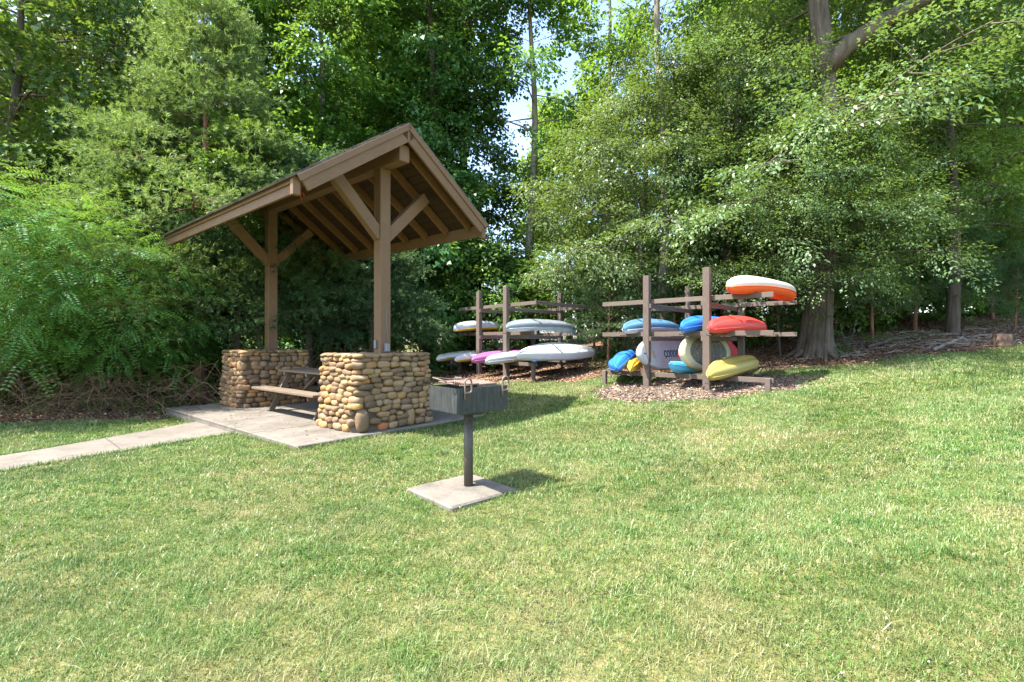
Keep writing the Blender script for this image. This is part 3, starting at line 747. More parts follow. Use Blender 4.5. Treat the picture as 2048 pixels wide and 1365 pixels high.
kayak('blue kayak mostly hidden underneath the large white and grey kayak', r1(1.75, .5), r1(1.75, 2.9), .865 + .09, M['k_sky'], M['k_blue'], W=0.47, H=0.18)
# right rack (arm tops: .765, 1.585, 2.245)
kayak('steel blue and grey upside down kayak, left on the middle tier of the right rack', (2.28, 9.95), (4.1, 12.0), 1.585 + .12, M['k_dblue'], M['k_lgrey'], W=0.62, H=0.27, roll=4)
kayak('bright blue kayak in the middle of the right rack, left of the red kayak', (3.16, 9.1), (5.0, 10.95), 1.585 + .13, M['k_blue'], M['k_blue'], W=0.56, H=0.28, roll=-3)
kayak('red upside down kayak on the middle tier of the right rack', (3.52, 8.64), (5.30, 10.3), 1.585 + .11, M['k_red'], M['k_red'], W=0.62, H=0.27, roll=7)
kayak('orange kayak with a cream hull, upside down on the top tier of the right rack', (3.70, 8.34), (5.66, 9.82), 2.245 + .15, M['k_cream'], M['k_orange'], W=0.64, H=0.3, roll=6, topfrac=.50, trim=M['k_orange'], dz=1)
kayak('faded yellow kayak on the right end of the bottom tier of the right rack', (3.44, 8.5), (5.0, 10.0), .765 + .16, M['k_olive'], M['k_olive'], W=0.5, H=0.25, roll=10, dz=-4, blunt=.9)
kayak('small sky blue kayak whose nose pokes out between the two upright paddleboards', (2.96, 9.15), (4.6, 11.0), .765 + .12, M['k_sky'], M['k_sky'], W=0.47, H=0.22, inverted=False, blunt=.0)
kayak('small bright yellow kayak beside the tilted blue one, bottom left of the right rack', (2.40, 9.78), (3.15, 12.1), .765 + .13, M['k_yellow'], M['k_yellow'], W=0.3, H=0.18, roll=12)
kayak('bright blue kayak tilted on its side, bottom left of the right rack', (2.10, 9.95), (2.95, 12.3), .765 + .20, M['k_blue'], M['k_blue'], W=0.59, H=0.27, roll=-28, dz=-3, blunt=.1)

def board(label, N, T, z, W, lean, topm, rimm, thick=.12, pad=None, deco=None, group='paddleboards standing on edge on the right rack'):
    """paddleboard standing on its rail, deck to the viewer, leaning back"""
    r = empty('paddleboard'); N3, T3 = Vector((*N, 0)), Vector((*T, 0)); c = (N3 + T3) / 2; dd = T3 - N3; L = dd.length; yaw = math.atan2(dd.y, dd.x)
    r.location = (c.x, c.y, z); r.rotation_euler = (Matrix.Rotation(yaw, 4, 'Z') @ Matrix.Rotation(R(90 - lean), 4, 'X')).to_euler('XYZ')
    tag(r, label, 'paddleboard', group)
    # local: x along, y up the width, z = deck normal, lower rail at y = 0
    def wdt(t): return W / 2 * max(0, 1 - abs(t) ** 2.3) ** .55 + .002
    def outline(sc_, n=56, z_=0):
        P = []
        for k in range(n):
            a = 2 * math.pi * k / n; t = math.cos(a); P.append((t * L / 2 * sc_, W / 2 + math.copysign(wdt(t), math.sin(a)) * sc_ if abs(math.sin(a)) > 1e-6 else W / 2, z_))
        return P
    m = MB(); rings = [outline(.90, z_=-thick / 2), outline(.97, z_=-thick * .45), outline(1, z_=-thick * .1), outline(1, z_=thick * .12), outline(.975, z_=thick * .42), outline(.93, z_=thick / 2)]
    n = len(rings[0]); V = [p for q in rings for p in q]; F = []
    for i in range(len(rings) - 1):
        for k in range(n): F.append([i * n + k, i * n + (k + 1) % n, (i + 1) * n + (k + 1) % n, (i + 1) * n + k])
    F.append(list(range(n))[::-1]); m.add(V, F, smooth=True); m.build('rail', rimm, r)
    m = MB(); top = outline(.93, z_=thick / 2 + .001); m.add(top + [(x, y, z_ + .004) for x, y, z_ in outline(.915)] if False else top, [list(range(n))]); m.build('deck', topm, r)
    if pad:
        pm, sx, sy, x0 = pad; P = [(x0 + x * sx, W / 2 + (y - W / 2) * sy, thick / 2 + .012) for x, y, _ in outline(.93)]; Pb = [(x, y, thick / 2) for x, y, _ in P]
        m = MB(); F = [[k, (k + 1) % n, n + (k + 1) % n, n + k] for k in range(n)] + [[n + k for k in range(n)]]; m.add(Pb + P, F); m.build('deck_pad', pm, r)
    return r, L
M['b_white'] = K('board_white', (.52, .56, .58), dirt=.25, rough=.35); M['b_rim'] = K('board_rim_grey', (.40, .42, .42)); M['b_cream'] = K('board_cream_olive', (.56, .54, .34), dirt=.2); M['b_red'] = K('board_red', (.55, .02, .03), dirt=.1)
M['navy'] = K('navy_print', (.02, .09, .17), dirt=.1); M['beige'] = K('beige_sticker', (.42, .38, .25), dirt=.1)
def mat_pad():
    t = NT('deck_pad_mottled'); p = t.coord('Object'); n = t.noise(p, 34, 5, .75); t.color(t.ramp(n, [(.36, (.03, .032, .028)), (.5, (.13, .125, .10)), (.66, (.38, .36, .30))])); t.rough(.9); return t.m
M['pad'] = mat_pad()
b1, L1 = board('white grey paddleboard with blue lettering standing on edge in the right rack', (2.56, 9.62), (4.28, 11.65), .775, .74, 14, M['b_white'], M['b_rim'])
txt = bpy.data.curves.new('lettering', 'FONT'); txt.body = "connelly"; txt.size = .35; txt.align_x = 'LEFT'; txt.extrude = .0015; txt.offset = .002; txt.space_character = .96
to = bpy.data.objects.new('lettering', txt); COL.objects.link(to)
bpy.context.view_layer.update(); dg = bpy.context.evaluated_depsgraph_get(); tm = bpy.data.meshes.new_from_object(to.evaluated_get(dg)); bpy.data.objects.remove(to)
lo_ = bpy.data.objects.new('lettering', tm); COL.objects.link(lo_); lo_.parent = b1; lo_.location = (-.22, .26, .067); tm.materials.clear(); tm.materials.append(M['navy'])
m = MB(); m.box((.30, .028, .004), Matrix.Translation((-1.02, .37, .066)), .001); m.build('fin_slot', M['navy'], b1)
m = MB(); m.box((.12, .15, .004), Matrix.Translation((-.72, .34, .066)), .001); m.build('sticker', M['beige'], b1)
b2, L2 = board('cream edged paddleboard with mottled dark grey deck pad standing in the right rack', (3.22, 9.08), (5.0, 11.05), .775, .80, 12, M['b_cream'], M['b_cream'], pad=(M['pad'], .80, .80, -.03))
b3, L3 = board('red paddleboard mostly hidden behind the cream edged board in the right rack', (3.30, 9.45), (5.36, 11.5), .775, .72, 9, M['b_red'], M['b_red'])
m = MB(); m.box((.20, .62, .004), Matrix.Translation((.62, .36, .066)), .001); m.build('black_stripe', M['blackrub'], b3)
# loose cords hanging from the racks
def cord(pts, label, r=.006):
    root = empty('cord', pts[0]); o0 = Vector(pts[0]); tag(root, label, 'cord', 'cords hanging from the kayak racks'); m = MB(); P = []
    pts = [Vector(p) - o0 for p in pts]
    Q = [pts[0] * 2 - pts[1]] + pts + [pts[-1] * 2 - pts[-2]]
    for i in range(1, len(Q) - 2):
        for k in range(6):
            t = k / 6; a, b, c, d = Q[i - 1:i + 3]; P.append(.5 * ((2 * b) + (c - a) * t + (2 * a - 5 * b + 4 * c - d) * t * t + (3 * b - a - 3 * c + d) * t ** 3))
    P.append(pts[-1]); m.tube(P, r, 6); m.build('loose_cord', M['blackrub'], root)
def w2(s, t, z): q = r2(s, t); return (q[0], q[1], z)
cord([w2(-.85, -.02, .78), w2(-.80, -.05, .62), w2(-.6, -.05, .50), w2(-.35, -.05, .53), w2(-.2, -.03, .70)], 'black cord looping below the left arm end of the right rack')
def w1(s, t, z): q = r1(s, t); return (q[0], q[1], z)
cord([w1(2.2, .2, 1.62), w1(2.2, .5, 1.42), w1(2.1, .9, 1.32), w1(2.0, 1.3, 1.40), w1(1.95, 1.6, 1.62)], 'thin cord drooping under the dark grey kayak on the left rack', .004)
# ---------------------------------------------------------------- VEGETATION: leaf sprays
def nrm(v): return v / (np.linalg.norm(v, axis=-1, keepdims=True) + 1e-9)
def leaf_quads(base, d, up, L, W, fold=.25):
    """rhombic leaves, slightly folded and drooping; base,d,up (n,3); L,W (n,)"""
    s_ = nrm(np.cross(d, up)); up = np.cross(s_, d); L = np.asarray(L)[:, None]; W = np.asarray(W)[:, None]
    mid = base + d * L * .45
    return np.stack([base, mid + s_ * W / 2 + up * W * fold, base + d * L - up * L * .12, mid - s_ * W / 2 + up * W * fold], 1)
def rand_dirs(rng, n, flat=1.0):
    v = rng.normal(size=(n, 3)); v[:, 2] *= flat; return nrm(v)
def spray_broad(rng, n=46, leaf=.10, asp=.55, spread=.42, droop=.15, flat=.35, ln=.9):
    """a leafy twig one unit long on +x"""
    t = np.sort(rng.uniform(.08, 1, n)); side = np.where(np.arange(n) % 2, 1, -1)
    reach = spread * (1 - .55 * t) * rng.uniform(.1, 1, n)
    base = np.stack([t * ln + reach * .5, side * reach, -droop * t ** 2 + rng.normal(0, .06, n)], -1)
    d = nrm(np.stack([rng.uniform(.2, 1, n), side * rng.uniform(.2, 1.0, n), rng.normal(-.25, .35, n)], -1))
    up = nrm(np.stack([rng.normal(0, flat, n), rng.normal(0, flat, n), np.ones(n)], -1))
    l = leaf * rng.uniform(.6, 1.25, n); return leaf_quads(base, d, up, l, l * asp)
def spray_needle(rng, tufts=9, per=11, ln=.13, wd=.012, droop=.1, spread=.4):
    out = []
    for k in range(tufts):
        t = (k + .6) / tufts; side = (1 if k % 2 else -1) * (k > 0)
        b = np.array([t * .85 + .1 * rng.random(), side * spread * (1 - .6 * t) * rng.uniform(.3, 1), -droop * t * t + rng.normal(0, .04)])
        ax = nrm(np.array([1, side * .6, rng.normal(.1, .2)])); d = nrm(ax + rng.normal(0, .55, (per, 3)) + np.array([0, 0, -.08]))
        up = rand_dirs(rng, per); l = ln * rng.uniform(.7, 1.2, per)
        out.append(leaf_quads(np.repeat(b[None], per, 0), d, up, l, np.full(per, wd), 0))
    return np.concatenate(out)
def spray_pinnate(rng, fronds=4, pairs=10, fl=.46, leaf=.068, asp=.5):
    out = []
    for k in range(fronds):
        t = (k + .5) / fronds; side = 1 if k % 2 else -1
        b = np.array([t * .75, 0, rng.normal(0, .03)]); az = side * rng.uniform(.35, 1.0) * (1 - .5 * t); el = rng.uniform(-.15, .35)
        d = np.array([math.cos(az), math.sin(az), el]); d /= np.linalg.norm(d); L = fl * rng.uniform(.75, 1.15)
        q = np.linspace(.12, 1, pairs); pts = b + d * (q * L)[:, None] + np.array([0, 0, -1]) * (L * .42 * q ** 2)[:, None]
        tang = nrm(d + np.array([0, 0, -1]) * (.84 * q)[:, None]); sidev = nrm(np.cross(tang, np.array([0, 0, 1.0]))); upv = np.cross(sidev, tang)
        roll = rng.normal(0, .25); 
        for s_ in (-1, 1):
            dd = nrm(sidev * s_ + tang * .25 + upv * (roll * s_) + rng.normal(0, .08, (pairs, 3)))
            l = leaf * rng.uniform(.85, 1.1, pairs) * (1 - .35 * np.abs(q - .5)); V = leaf_quads(pts, dd, upv, l, l * asp, .06)
            # blunt, oval leaflets
            c = V.mean(1, keepdims=True); out.append(np.stack([V[:, 0], V[:, 1] * .75 + V[:, 0] * .1 + V[:, 2] * .15, V[:, 2], V[:, 3] * .75 + V[:, 0] * .1 + V[:, 2] * .15], 1) + 0 * c)
    return np.concatenate(out)
def spray_cluster(rng, n=40, leaf=.13, r=.42, asp=.75, droop=.35):
    """rounded clump of larger vine or poplar leaves"""
    p = rng.normal(0, 1, (n, 3)); p = nrm(p) * (rng.uniform(.25, 1, n) ** .6)[:, None] * np.array([r, r, r * .7]); p[:, 0] += .4
    d = nrm(p * np.array([1, 1, .3]) + rng.normal(0, .35, (n, 3)) + np.array([.1, 0, -droop])); up = nrm(np.array([0, 0, 1.]) + p * .9 + rng.normal(0, .3, (n, 3)))
    l = leaf * rng.uniform(.6, 1.2, n); return leaf_quads(p, d, up, l, l * asp)
def place_sprays(variants, P, D, S, rng, upj=.25, up=None):
    """instances of spray variants baked into one array -> quads and a tint per quad"""
    n = len(P); P = np.asarray(P); D = nrm(np.asarray(D)); S = np.asarray(S)
    U = np.array([0, 0, 1.0]) + rng.normal(0, upj, (n, 3)) if up is None else up
    Y = nrm(np.cross(U, D)); Z = np.cross(D, Y); Rm = np.stack([D, Y, Z], -1); vi = rng.integers(0, len(variants), n); out = []; tn = []
    for k, v in enumerate(variants):
        s_ = vi == k
        if not s_.any(): continue
        q = np.einsum('nij,vpj->nvpi', Rm[s_] * S[s_][:, None, None], v) + P[s_][:, None, None]
        out.append(q.reshape(-1, 4, 3)); tb = rng.uniform(0, .55, s_.sum())[:, None] + rng.uniform(0, .45, (s_.sum(), v.shape[0])); tn.append(tb.ravel())
    return np.concatenate(out).astype(np.float32), np.concatenate(tn).astype(np.float32)
RG = np.random.default_rng(77)
SP = {
 'oak': [spray_broad(RG, 58, .085, .50, .45) for _ in range(5)],
 'poplar': [spray_cluster(RG, 34, .17, .5, .8) for _ in range(4)] + [spray_broad(RG, 40, .16, .8, .5, .25) for _ in range(2)],
 'vine': [spray_cluster(RG, 40, .14, .45, .85) for _ in range(4)],
 'maple': [spray_broad(RG, 46, .13, .75, .5, .2) for _ in range(4)],
 'needle': [spray_needle(RG) for _ in range(5)],
 'soft': [spray_needle(RG, 10, 11, .13, .014, .14, .42) for _ in range(5)],
 'pinnate': [spray_pinnate(RG) for _ in range(5)],
 'far': [spray_cluster(RG, 26, .26, .6, .8) for _ in range(4)],
}
M['l_oak'] = mat_leaf('oak_leaf', (0.040, 0.083, 0.032), (0.092, 0.163, 0.060), (0.190, 0.270, 0.109), .32, .46, .5, tip=(0.414, 0.425, 0.149))
M['l_poplar'] = mat_leaf('poplar_leaf', (0.031, 0.095, 0.017), (0.078, 0.199, 0.028), (0.172, 0.328, 0.052), .48, .45, .4)
M['l_vine'] = mat_leaf('vine_leaf', (0.023, 0.077, 0.021), (0.057, 0.151, 0.036), (0.121, 0.252, 0.057), .35, .42, .45)
M['l_maple'] = mat_leaf('maple_leaf', (0.033, 0.091, 0.022), (0.083, 0.184, 0.036), (0.184, 0.311, 0.065), .42, .42, .45)
M['l_pine'] = mat_leaf('pine_needle', (0.034, 0.095, 0.047), (0.077, 0.171, 0.077), (0.171, 0.284, 0.113), .25, .5, .3)
M['l_soft'] = mat_leaf('soft_pine_needle', (0.064, 0.122, 0.040), (0.159, 0.245, 0.079), (0.316, 0.402, 0.144), .35, .5, .3, tip=(0.489, 0.475, 0.201))
M['l_locust'] = mat_leaf('locust_leaflet', (0.040, 0.121, 0.025), (0.086, 0.213, 0.044), (0.172, 0.333, 0.069), .40, .5, .4, tip=(0.345, 0.414, 0.092))
M['l_weed'] = mat_leaf('weed_leaf', (.03, .08, .015), (.07, .16, .03), (.13, .25, .05), .4, .5, .3)
M['bark_oak'] = mat_bark('oak_bark', (.05, .040, .031), (.155, .128, .102), 8)
M['bark_dark'] = mat_bark('dark_bark', (.045, .036, .028), (.12, .098, .078), 9)
M['bark_pale'] = mat_bark('pale_bark', (.10, .085, .068), (.27, .235, .195), 7)
M['bark_red'] = mat_bark('pine_bark', (.11, .055, .035), (.26, .14, .09), 9)

def tree_arrays(seed, H, r0, cb, Rf, nl, kind, sp_scale=1.0, e0=(20, 50), droop=.5, sub=7, per=3, limb_r=.28, lean=(0, 0), bare=(), az_bias=None, tip_only=.30, r1=.12, thin=1.0, flare=0, fringe=0, open_band=None):
    """tapered trunk with limbs (MB) and a crown of leaf sprays (quads, tints), in local coordinates"""
    rng = np.random.default_rng(seed); m = MB()
    def tp(z):
        q = max(0, z / H); return Vector((lean[0] * q ** 1.3 + .12 * math.sin(z * .55 + seed), lean[1] * q ** 1.3 + .10 * math.sin(z * .43 + 2 * seed), z)) - Vector((.12 * math.sin(seed), .10 * math.sin(2 * seed), 0))
    zs = [-.3, 0, .12, .3, .6] + list(np.linspace(1.1, H, 16))
    rr = [(r0 * (1 - (1 - r1) * max(0, z) / H)) * (1 + flare * math.exp(-max(z, 0) / .35)) for z in zs]
    if flare:
        z2 = list(np.concatenate([np.linspace(-.3, 6, 100), np.linspace(6.1, H, 50)])); r2 = list(np.interp(z2, zs, rr)); m.tube([tp(z) for z in z2], r2, 96, lump=.10, ridge=.22)
    else: m.tube([tp(z) for z in zs], rr, 18, lump=.05)
    if flare:
        for k in range(9):
            a = k * 2 * math.pi / 9 + rng.uniform(-.2, .2); c, s_ = math.cos(a), math.sin(a); L = r0 * rng.uniform(1.9, 2.6)
            m.tube([(c * r0 * .6, s_ * r0 * .6, .9), (c * r0 * .85, s_ * r0 * .85, .42), (c * r0 * 1.25, s_ * r0 * 1.25, .12), (c * L, s_ * L, -.06)], [r0 * .18, r0 * .28, r0 * .26, r0 * .12], 8, lump=.1)
    P, D, S = [], [], []
    for i in range(nl):
        zf = cb + (1 - cb) * ((i + rng.random()) / nl) ** .9; z = zf * H; az = i * 2.399963 + rng.normal(0, .35)
        if az_bias is not None and rng.random() < az_bias[1]: az = az_bias[0] + rng.normal(0, .9)
        L = Rf((zf - cb) / (1 - cb)) * rng.uniform(.7, 1.12); el = R(rng.uniform(*e0)) + .5 * max(0, (zf - .75)) 
        if open_band and open_band[0] < z < open_band[1] and math.cos(az + 1.95) > .1: continue
        b = tp(z); q = []; n = 8; rl = max(.012, rr[0] * limb_r * (1 - zf * .6) * min(1, L / 3)); sw_ = rng.normal(0, .25)
        for k in range(n + 1):
            t = k / n; a2 = az + sw_ * t; q.append(b + Vector((math.cos(a2) * math.cos(el) * L * t, math.sin(a2) * math.cos(el) * L * t, L * (math.sin(el) * t - droop * t * t * .6))))
        m.tube(q, [rl * (1 - .85 * k / n) for k in range(n + 1)], 6)
        for k in range(sub):
            t = tip_only + (1 - tip_only) * (k + rng.random()) / sub; f = t * n; j = min(int(f), n - 1); p = q[j].lerp(q[j + 1], f - j); dl = (q[j + 1] - q[j]).normalized()
            sgn = 1 if k % 2 else -1; ang = rng.uniform(.5, 1.25) * sgn; c, s_ = math.cos(ang), math.sin(ang)
            dd = Vector((dl.x * c - dl.y * s_, dl.x * s_ + dl.y * c, dl.z + rng.normal(.02, .22))).normalized(); l2 = L * .42 * (1.15 - t) + .25; e = p + dd * l2 + Vector((0, 0, -.12 * l2))
            m.tube([p, p.lerp(e, .5) + Vector((0, 0, .03)), e], [rl * .3, rl * .2, .006], 4, cap=False)
            for x in range(per):
                if rng.random() > thin: continue
                g = (x + rng.random()) / per; pp = p.lerp(e, g); d3 = dd + Vector(rng.normal(0, .35, 3)); P.append(pp); D.append(d3); S.append(rng.uniform(.65, 1.15) * sp_scale)
        P.append(q[-1] - (q[-1] - q[-2]) * .4); D.append(q[-1] - q[-2]); S.append(1.1 * sp_scale)
    if fringe:
        for _ in range(fringe):   # vines wrapping the trunk
            z = rng.uniform(.1, cb * H + 2.5); a = rng.uniform(0, 2 * math.pi); c = tp(z); P.append(c + Vector((math.cos(a), math.sin(a), 0)) * (r0 * .7)); D.append(Vector((math.cos(a), math.sin(a), rng.uniform(-.9, .3)))); S.append(rng.uniform(.45, .8) * min(1.0, sp_scale))
    V, T = place_sprays(SP[kind], [tuple(p) for p in P], [tuple(d) for d in D], S, rng, .12 if kind == 'pinnate' else .25)
    return m, V, T
def make_tree(name, label, cat, X, Y, leafm, barkm, group=None, rz=0, **k):
    r = empty(name, (X, Y, float(gz(X, Y))), rz); tag(r, label, cat, group)
    m, V, T = tree_arrays(**k); m.build('trunk', barkm, r)
    np_mesh('crown', V, 4, leafm, T, r); return r
def copy_tree(src, X, Y, rz, s, label=None, group=None, z=None):
    r = src.copy(); COL.objects.link(r); r.location = (X, Y, float(gz(X, Y)) if z is None else z); r.rotation_euler = (0, 0, rz); r.scale = (s, s, s)
    if label: r['label'] = label
    if group: r['group'] = group
    for ch in src.children:
        c = ch.copy(); COL.objects.link(c); c.parent = r
    return r
dome = lambda Rm, p=.5: (lambda q: Rm * (max(0.05, 1 - q) ** p) * (0.55 + .45 * min(1, q * 5 + .2)))
cone = lambda Rm: (lambda q: Rm * (1.02 - q) * (0.7 + .3 * min(1, q * 4)))
full = lambda Rm: (lambda q: Rm * math.sqrt(max(.04, 1 - (2 * q - 1) ** 2 * .85)))
col = lambda Rm: (lambda q: Rm * (.75 + .35 * math.sin(q * 9)) * (1 if q < .8 else max(.15, (1.02 - q) / .22)))
#@@TREES
# big oak right of the racks
q = at(1632, 12.3)
oak = make_tree('oak_tree', 'largest oak with thick grey flared trunk right of the orange kayak', 'oak tree', q.x, q.y, M['l_oak'], M['bark_oak'],
    seed=11, H=17, r0=.315, cb=.19, Rf=dome(5.4, .4), open_band=(5.6, 11), nl=74, kind='oak', sp_scale=1.15, e0=(-4, 24), droop=.42, sub=10, per=4, limb_r=.15, flare=.55, az_bias=(-1.9, .3), r1=.35, tip_only=.16)
m = MB(); pts = [Vector((.05, -.05, 7.0)), Vector((.55, -.3, 7.6)), Vector((1.2, -.6, 8.0)), Vector((1.9, -1.0, 8.3)), Vector((3.2, -1.7, 9.3)), Vector((4.6, -2.4, 10.6))]
m.tube(pts, [.24, .21, .18, .165, .14, .10], 12, lump=.08); m.build('bough', M['bark_oak'], oak)
# second, smaller oak leaning over the right rack and the gap to its left
q = at(1275, 14.6); make_tree('oak_tree', 'grey green small leaved oak drooping behind the right rack', 'oak tree', q.x, q.y, M['l_oak'], M['bark_dark'],
    seed=23, H=8.2, r0=.18, cb=.16, Rf=dome(4.3, .5), nl=38, kind='oak', sp_scale=1.1, e0=(5, 35), droop=.45, sub=8, per=4)
q = at(1455, 13.6); make_tree('oak_tree', 'bushy oak with yellow green tips behind the red kayak', 'oak tree', q.x, q.y, M['l_oak'], M['bark_dark'],
    seed=29, H=8.5, r0=.16, cb=.14, Rf=dome(3.8, .5), nl=34, kind='oak', sp_scale=1.05, e0=(0, 30), droop=.45, sub=8, per=4)
q = at(1905, 13.8); make_tree('oak_tree', 'sunlit yellow green oak at the right edge behind the tree stump', 'oak tree', q.x, q.y, M['l_maple'], M['bark_dark'],
    seed=31, H=11, r0=.17, cb=.24, Rf=dome(4.6, .5), nl=38, kind='oak', sp_scale=1.15, e0=(5, 30), droop=.4, sub=8, per=4)
q = at(1650, 11.35); make_tree('oak_tree', 'young yellow green oak in front of the largest oak trunk', 'oak tree', q.x, q.y, M['l_oak'], M['bark_dark'],
    seed=37, H=5.6, r0=.035, cb=.30, Rf=dome(2.2, .45), nl=44, kind='oak', sp_scale=.8, e0=(0, 35), droop=.35, sub=8, per=3, tip_only=.2)
yo = bpy.data.objects[[o.name for o in bpy.data.objects if o.get('label') == 'young yellow green oak in front of the largest oak trunk'][0]]
q = at(1560, 12.6); copy_tree(yo, q.x, q.y, 2.0, .95, 'young oak left of the largest oak trunk, under the orange kayak')
# tall poplars with bare trunks in the middle
q = at(1062, 17.5); p1 = make_tree('poplar_tree', 'slim tall tree with a bare straight trunk above the gap between the racks', 'tree', q.x, q.y, M['l_poplar'], M['bark_pale'],
    seed=41, H=17, r0=.19, cb=.36, Rf=col(2.5), nl=32, kind='poplar', sp_scale=.85, e0=(0, 40), droop=.35, sub=6, per=2, fringe=60)
q = at(1318, 13.6); p2 = make_tree('poplar_tree', 'tall tree with pale grey bare trunk showing against blue sky behind the right rack', 'tree', q.x, q.y, M['l_poplar'], M['bark_pale'],
    seed=43, H=17, r0=.165, cb=.44, Rf=col(2.3), nl=26, kind='poplar', sp_scale=.8, e0=(5, 40), droop=.3, sub=5, per=2)
q = at(1215, 20.5); copy_tree(p1, q.x, q.y, 2.1, 1.05, 'poplar standing behind and between the two bare trunked middle trees')
q = at(1470, 19.0); copy_tree(p2, q.x, q.y, 1.0, 1.05, 'tall tree filling the sky left of the largest oak trunk')
q = at(1815, 17.5); copy_tree(p2, q.x, q.y, 4.0, .95, 'grey trunked tree right of the largest oak, its trunk bare at mid height')
q = at(2000, 17.0); p3 = make_tree('vine_tree', 'ivy wrapped slender tree near the right edge above the stump', 'tree', q.x, q.y, M['l_poplar'], M['bark_dark'],
    seed=47, H=15, r0=.2, cb=.4, Rf=col(3.0), nl=30, kind='maple', sp_scale=1.1, e0=(5, 40), sub=6, per=3, fringe=150)
# vine laden trees behind the shelter
q = at(862, 16.6); v1 = make_tree('vine_tree', 'tall dark tree draped in vines directly right of the shelter roof peak', 'tree', q.x, q.y, M['l_vine'], M['bark_dark'],
    seed=53, H=16, r0=.24, cb=.10, Rf=col(2.3), nl=46, kind='vine', sp_scale=1.05, e0=(-10, 25), droop=.35, sub=6, per=3, fringe=260)
q = at(640, 15.6); v2 = make_tree('vine_tree', 'dark leafy tree rising behind the ridge of the shelter roof', 'tree', q.x, q.y, M['l_maple'], M['bark_dark'],
    seed=59, H=14, r0=.22, cb=.12, Rf=col(2.9), nl=48, kind='maple', sp_scale=1.05, e0=(0, 30), droop=.35, sub=7, per=3, fringe=160)
q = at(935, 17.5); copy_tree(v1, q.x, q.y, 1.9, 1.0, 'narrow vine covered tree left of the slim bare trunk')
q = at(745, 18.5); copy_tree(v2, q.x, q.y, 2.7, 1.12, 'bright topped tree behind the shelter roof, under the white cloud')
q = at(440, 16.5); copy_tree(v2, q.x, q.y, .7, 1.05, 'green tree whose top shows above the soft pine left of the shelter')
# soft pale pine masses on the left
q = at(400, 12.2); s1 = make_tree('pine_tree', 'pale feathery pine directly left of and behind the shelter roof', 'pine tree', q.x, q.y, M['l_soft'], M['bark_red'],
    seed=61, H=9.8, r0=.16, cb=.17, Rf=cone(4.0), nl=54, kind='soft', sp_scale=.95, e0=(0, 22), droop=.18, sub=9, per=4)
q = at(190, 14.8); copy_tree(s1, q.x, q.y, 2.3, 1.25, 'tall pale feathery pine left of the one touching the shelter roof')
q = at(520, 11.9); mp = make_tree('maple_tree', 'yellow green young maple just left of the shelter roof ridge', 'tree', q.x, q.y, M['l_maple'], M['bark_dark'],
    seed=64, H=6.6, r0=.05, cb=.45, Rf=dome(1.25, .5), nl=18, kind='maple', sp_scale=.6, e0=(10, 45), droop=.3, sub=6, per=3)
q = at(300, 12.0); copy_tree(mp, q.x, q.y, 2.2, .95, 'yellow green young maple among the pale feathery pines')
q = at(150, 13.0); copy_tree(mp, q.x, q.y, 4.2, 1.15, 'yellow green young maple behind the nearest locust shrub')
q = at(620, 12.9); s2 = make_tree('hemlock_tree', 'dark hemlock behind the two shelter posts', 'evergreen tree', q.x, q.y, M['l_pine'], M['bark_dark'],
    seed=67, H=6.2, r0=.12, cb=.33, Rf=cone(2.9), nl=46, kind='soft', sp_scale=.85, e0=(-5, 15), droop=.25, sub=8, per=4)
q = at(470, 12.2); copy_tree(s2, q.x, q.y, 2.0, .92, 'dark hemlock left of the far stone pier')
q = at(745, 13.4); copy_tree(s2, q.x, q.y, 4.0, .80, 'short hemlock between the near shelter post and the left rack')
q = at(30, 12.8); v3 = make_tree('broadleaf_tree', 'dark green broad leaved tree in the top left corner', 'tree', q.x, q.y, M['l_vine'], M['bark_dark'],
    seed=71, H=13, r0=.22, cb=.2, Rf=full(4.0), nl=44, kind='maple', sp_scale=1.15, e0=(0, 35), sub=7, per=3)
# locust shrubs with feather leaves
q = at(60, 10.7); lo1 = make_tree('locust_shrub', 'nearest locust shrub with long feather leaves at the left edge', 'shrub', q.x, q.y, M['l_locust'], M['bark_dark'],
    seed=73, H=4.4, r0=.04, cb=.26, Rf=full(2.3), nl=50, kind='pinnate', sp_scale=1.3, e0=(-5, 30), droop=.42, sub=7, per=2, tip_only=.2, lean=(.2, -2.3))
q = at(250, 11.2); copy_tree(lo1, q.x, q.y, .25, .78, 'smaller locust shrub in front of the pale feathery pines')
q = at(915, 16.8); lo2 = make_tree('locust_shrub', 'locust shrub with feather leaves behind the left end of the left rack', 'shrub', q.x, q.y + .5, M['l_locust'], M['bark_dark'],
    seed=79, H=3.3, r0=.06, cb=.15, Rf=full(1.7), nl=34, kind='pinnate', sp_scale=.85, e0=(0, 30), droop=.3, sub=6, per=2, tip_only=.3)
q = at(1075, 16.6); copy_tree(lo2, q.x, q.y, 2.2, 1.05, 'leafy shrub behind the middle of the left rack')
q = at(838, 14.2); copy_tree(lo2, q.x, q.y, 4.2, .55, 'low leafy shrub just right of the near shelter post')
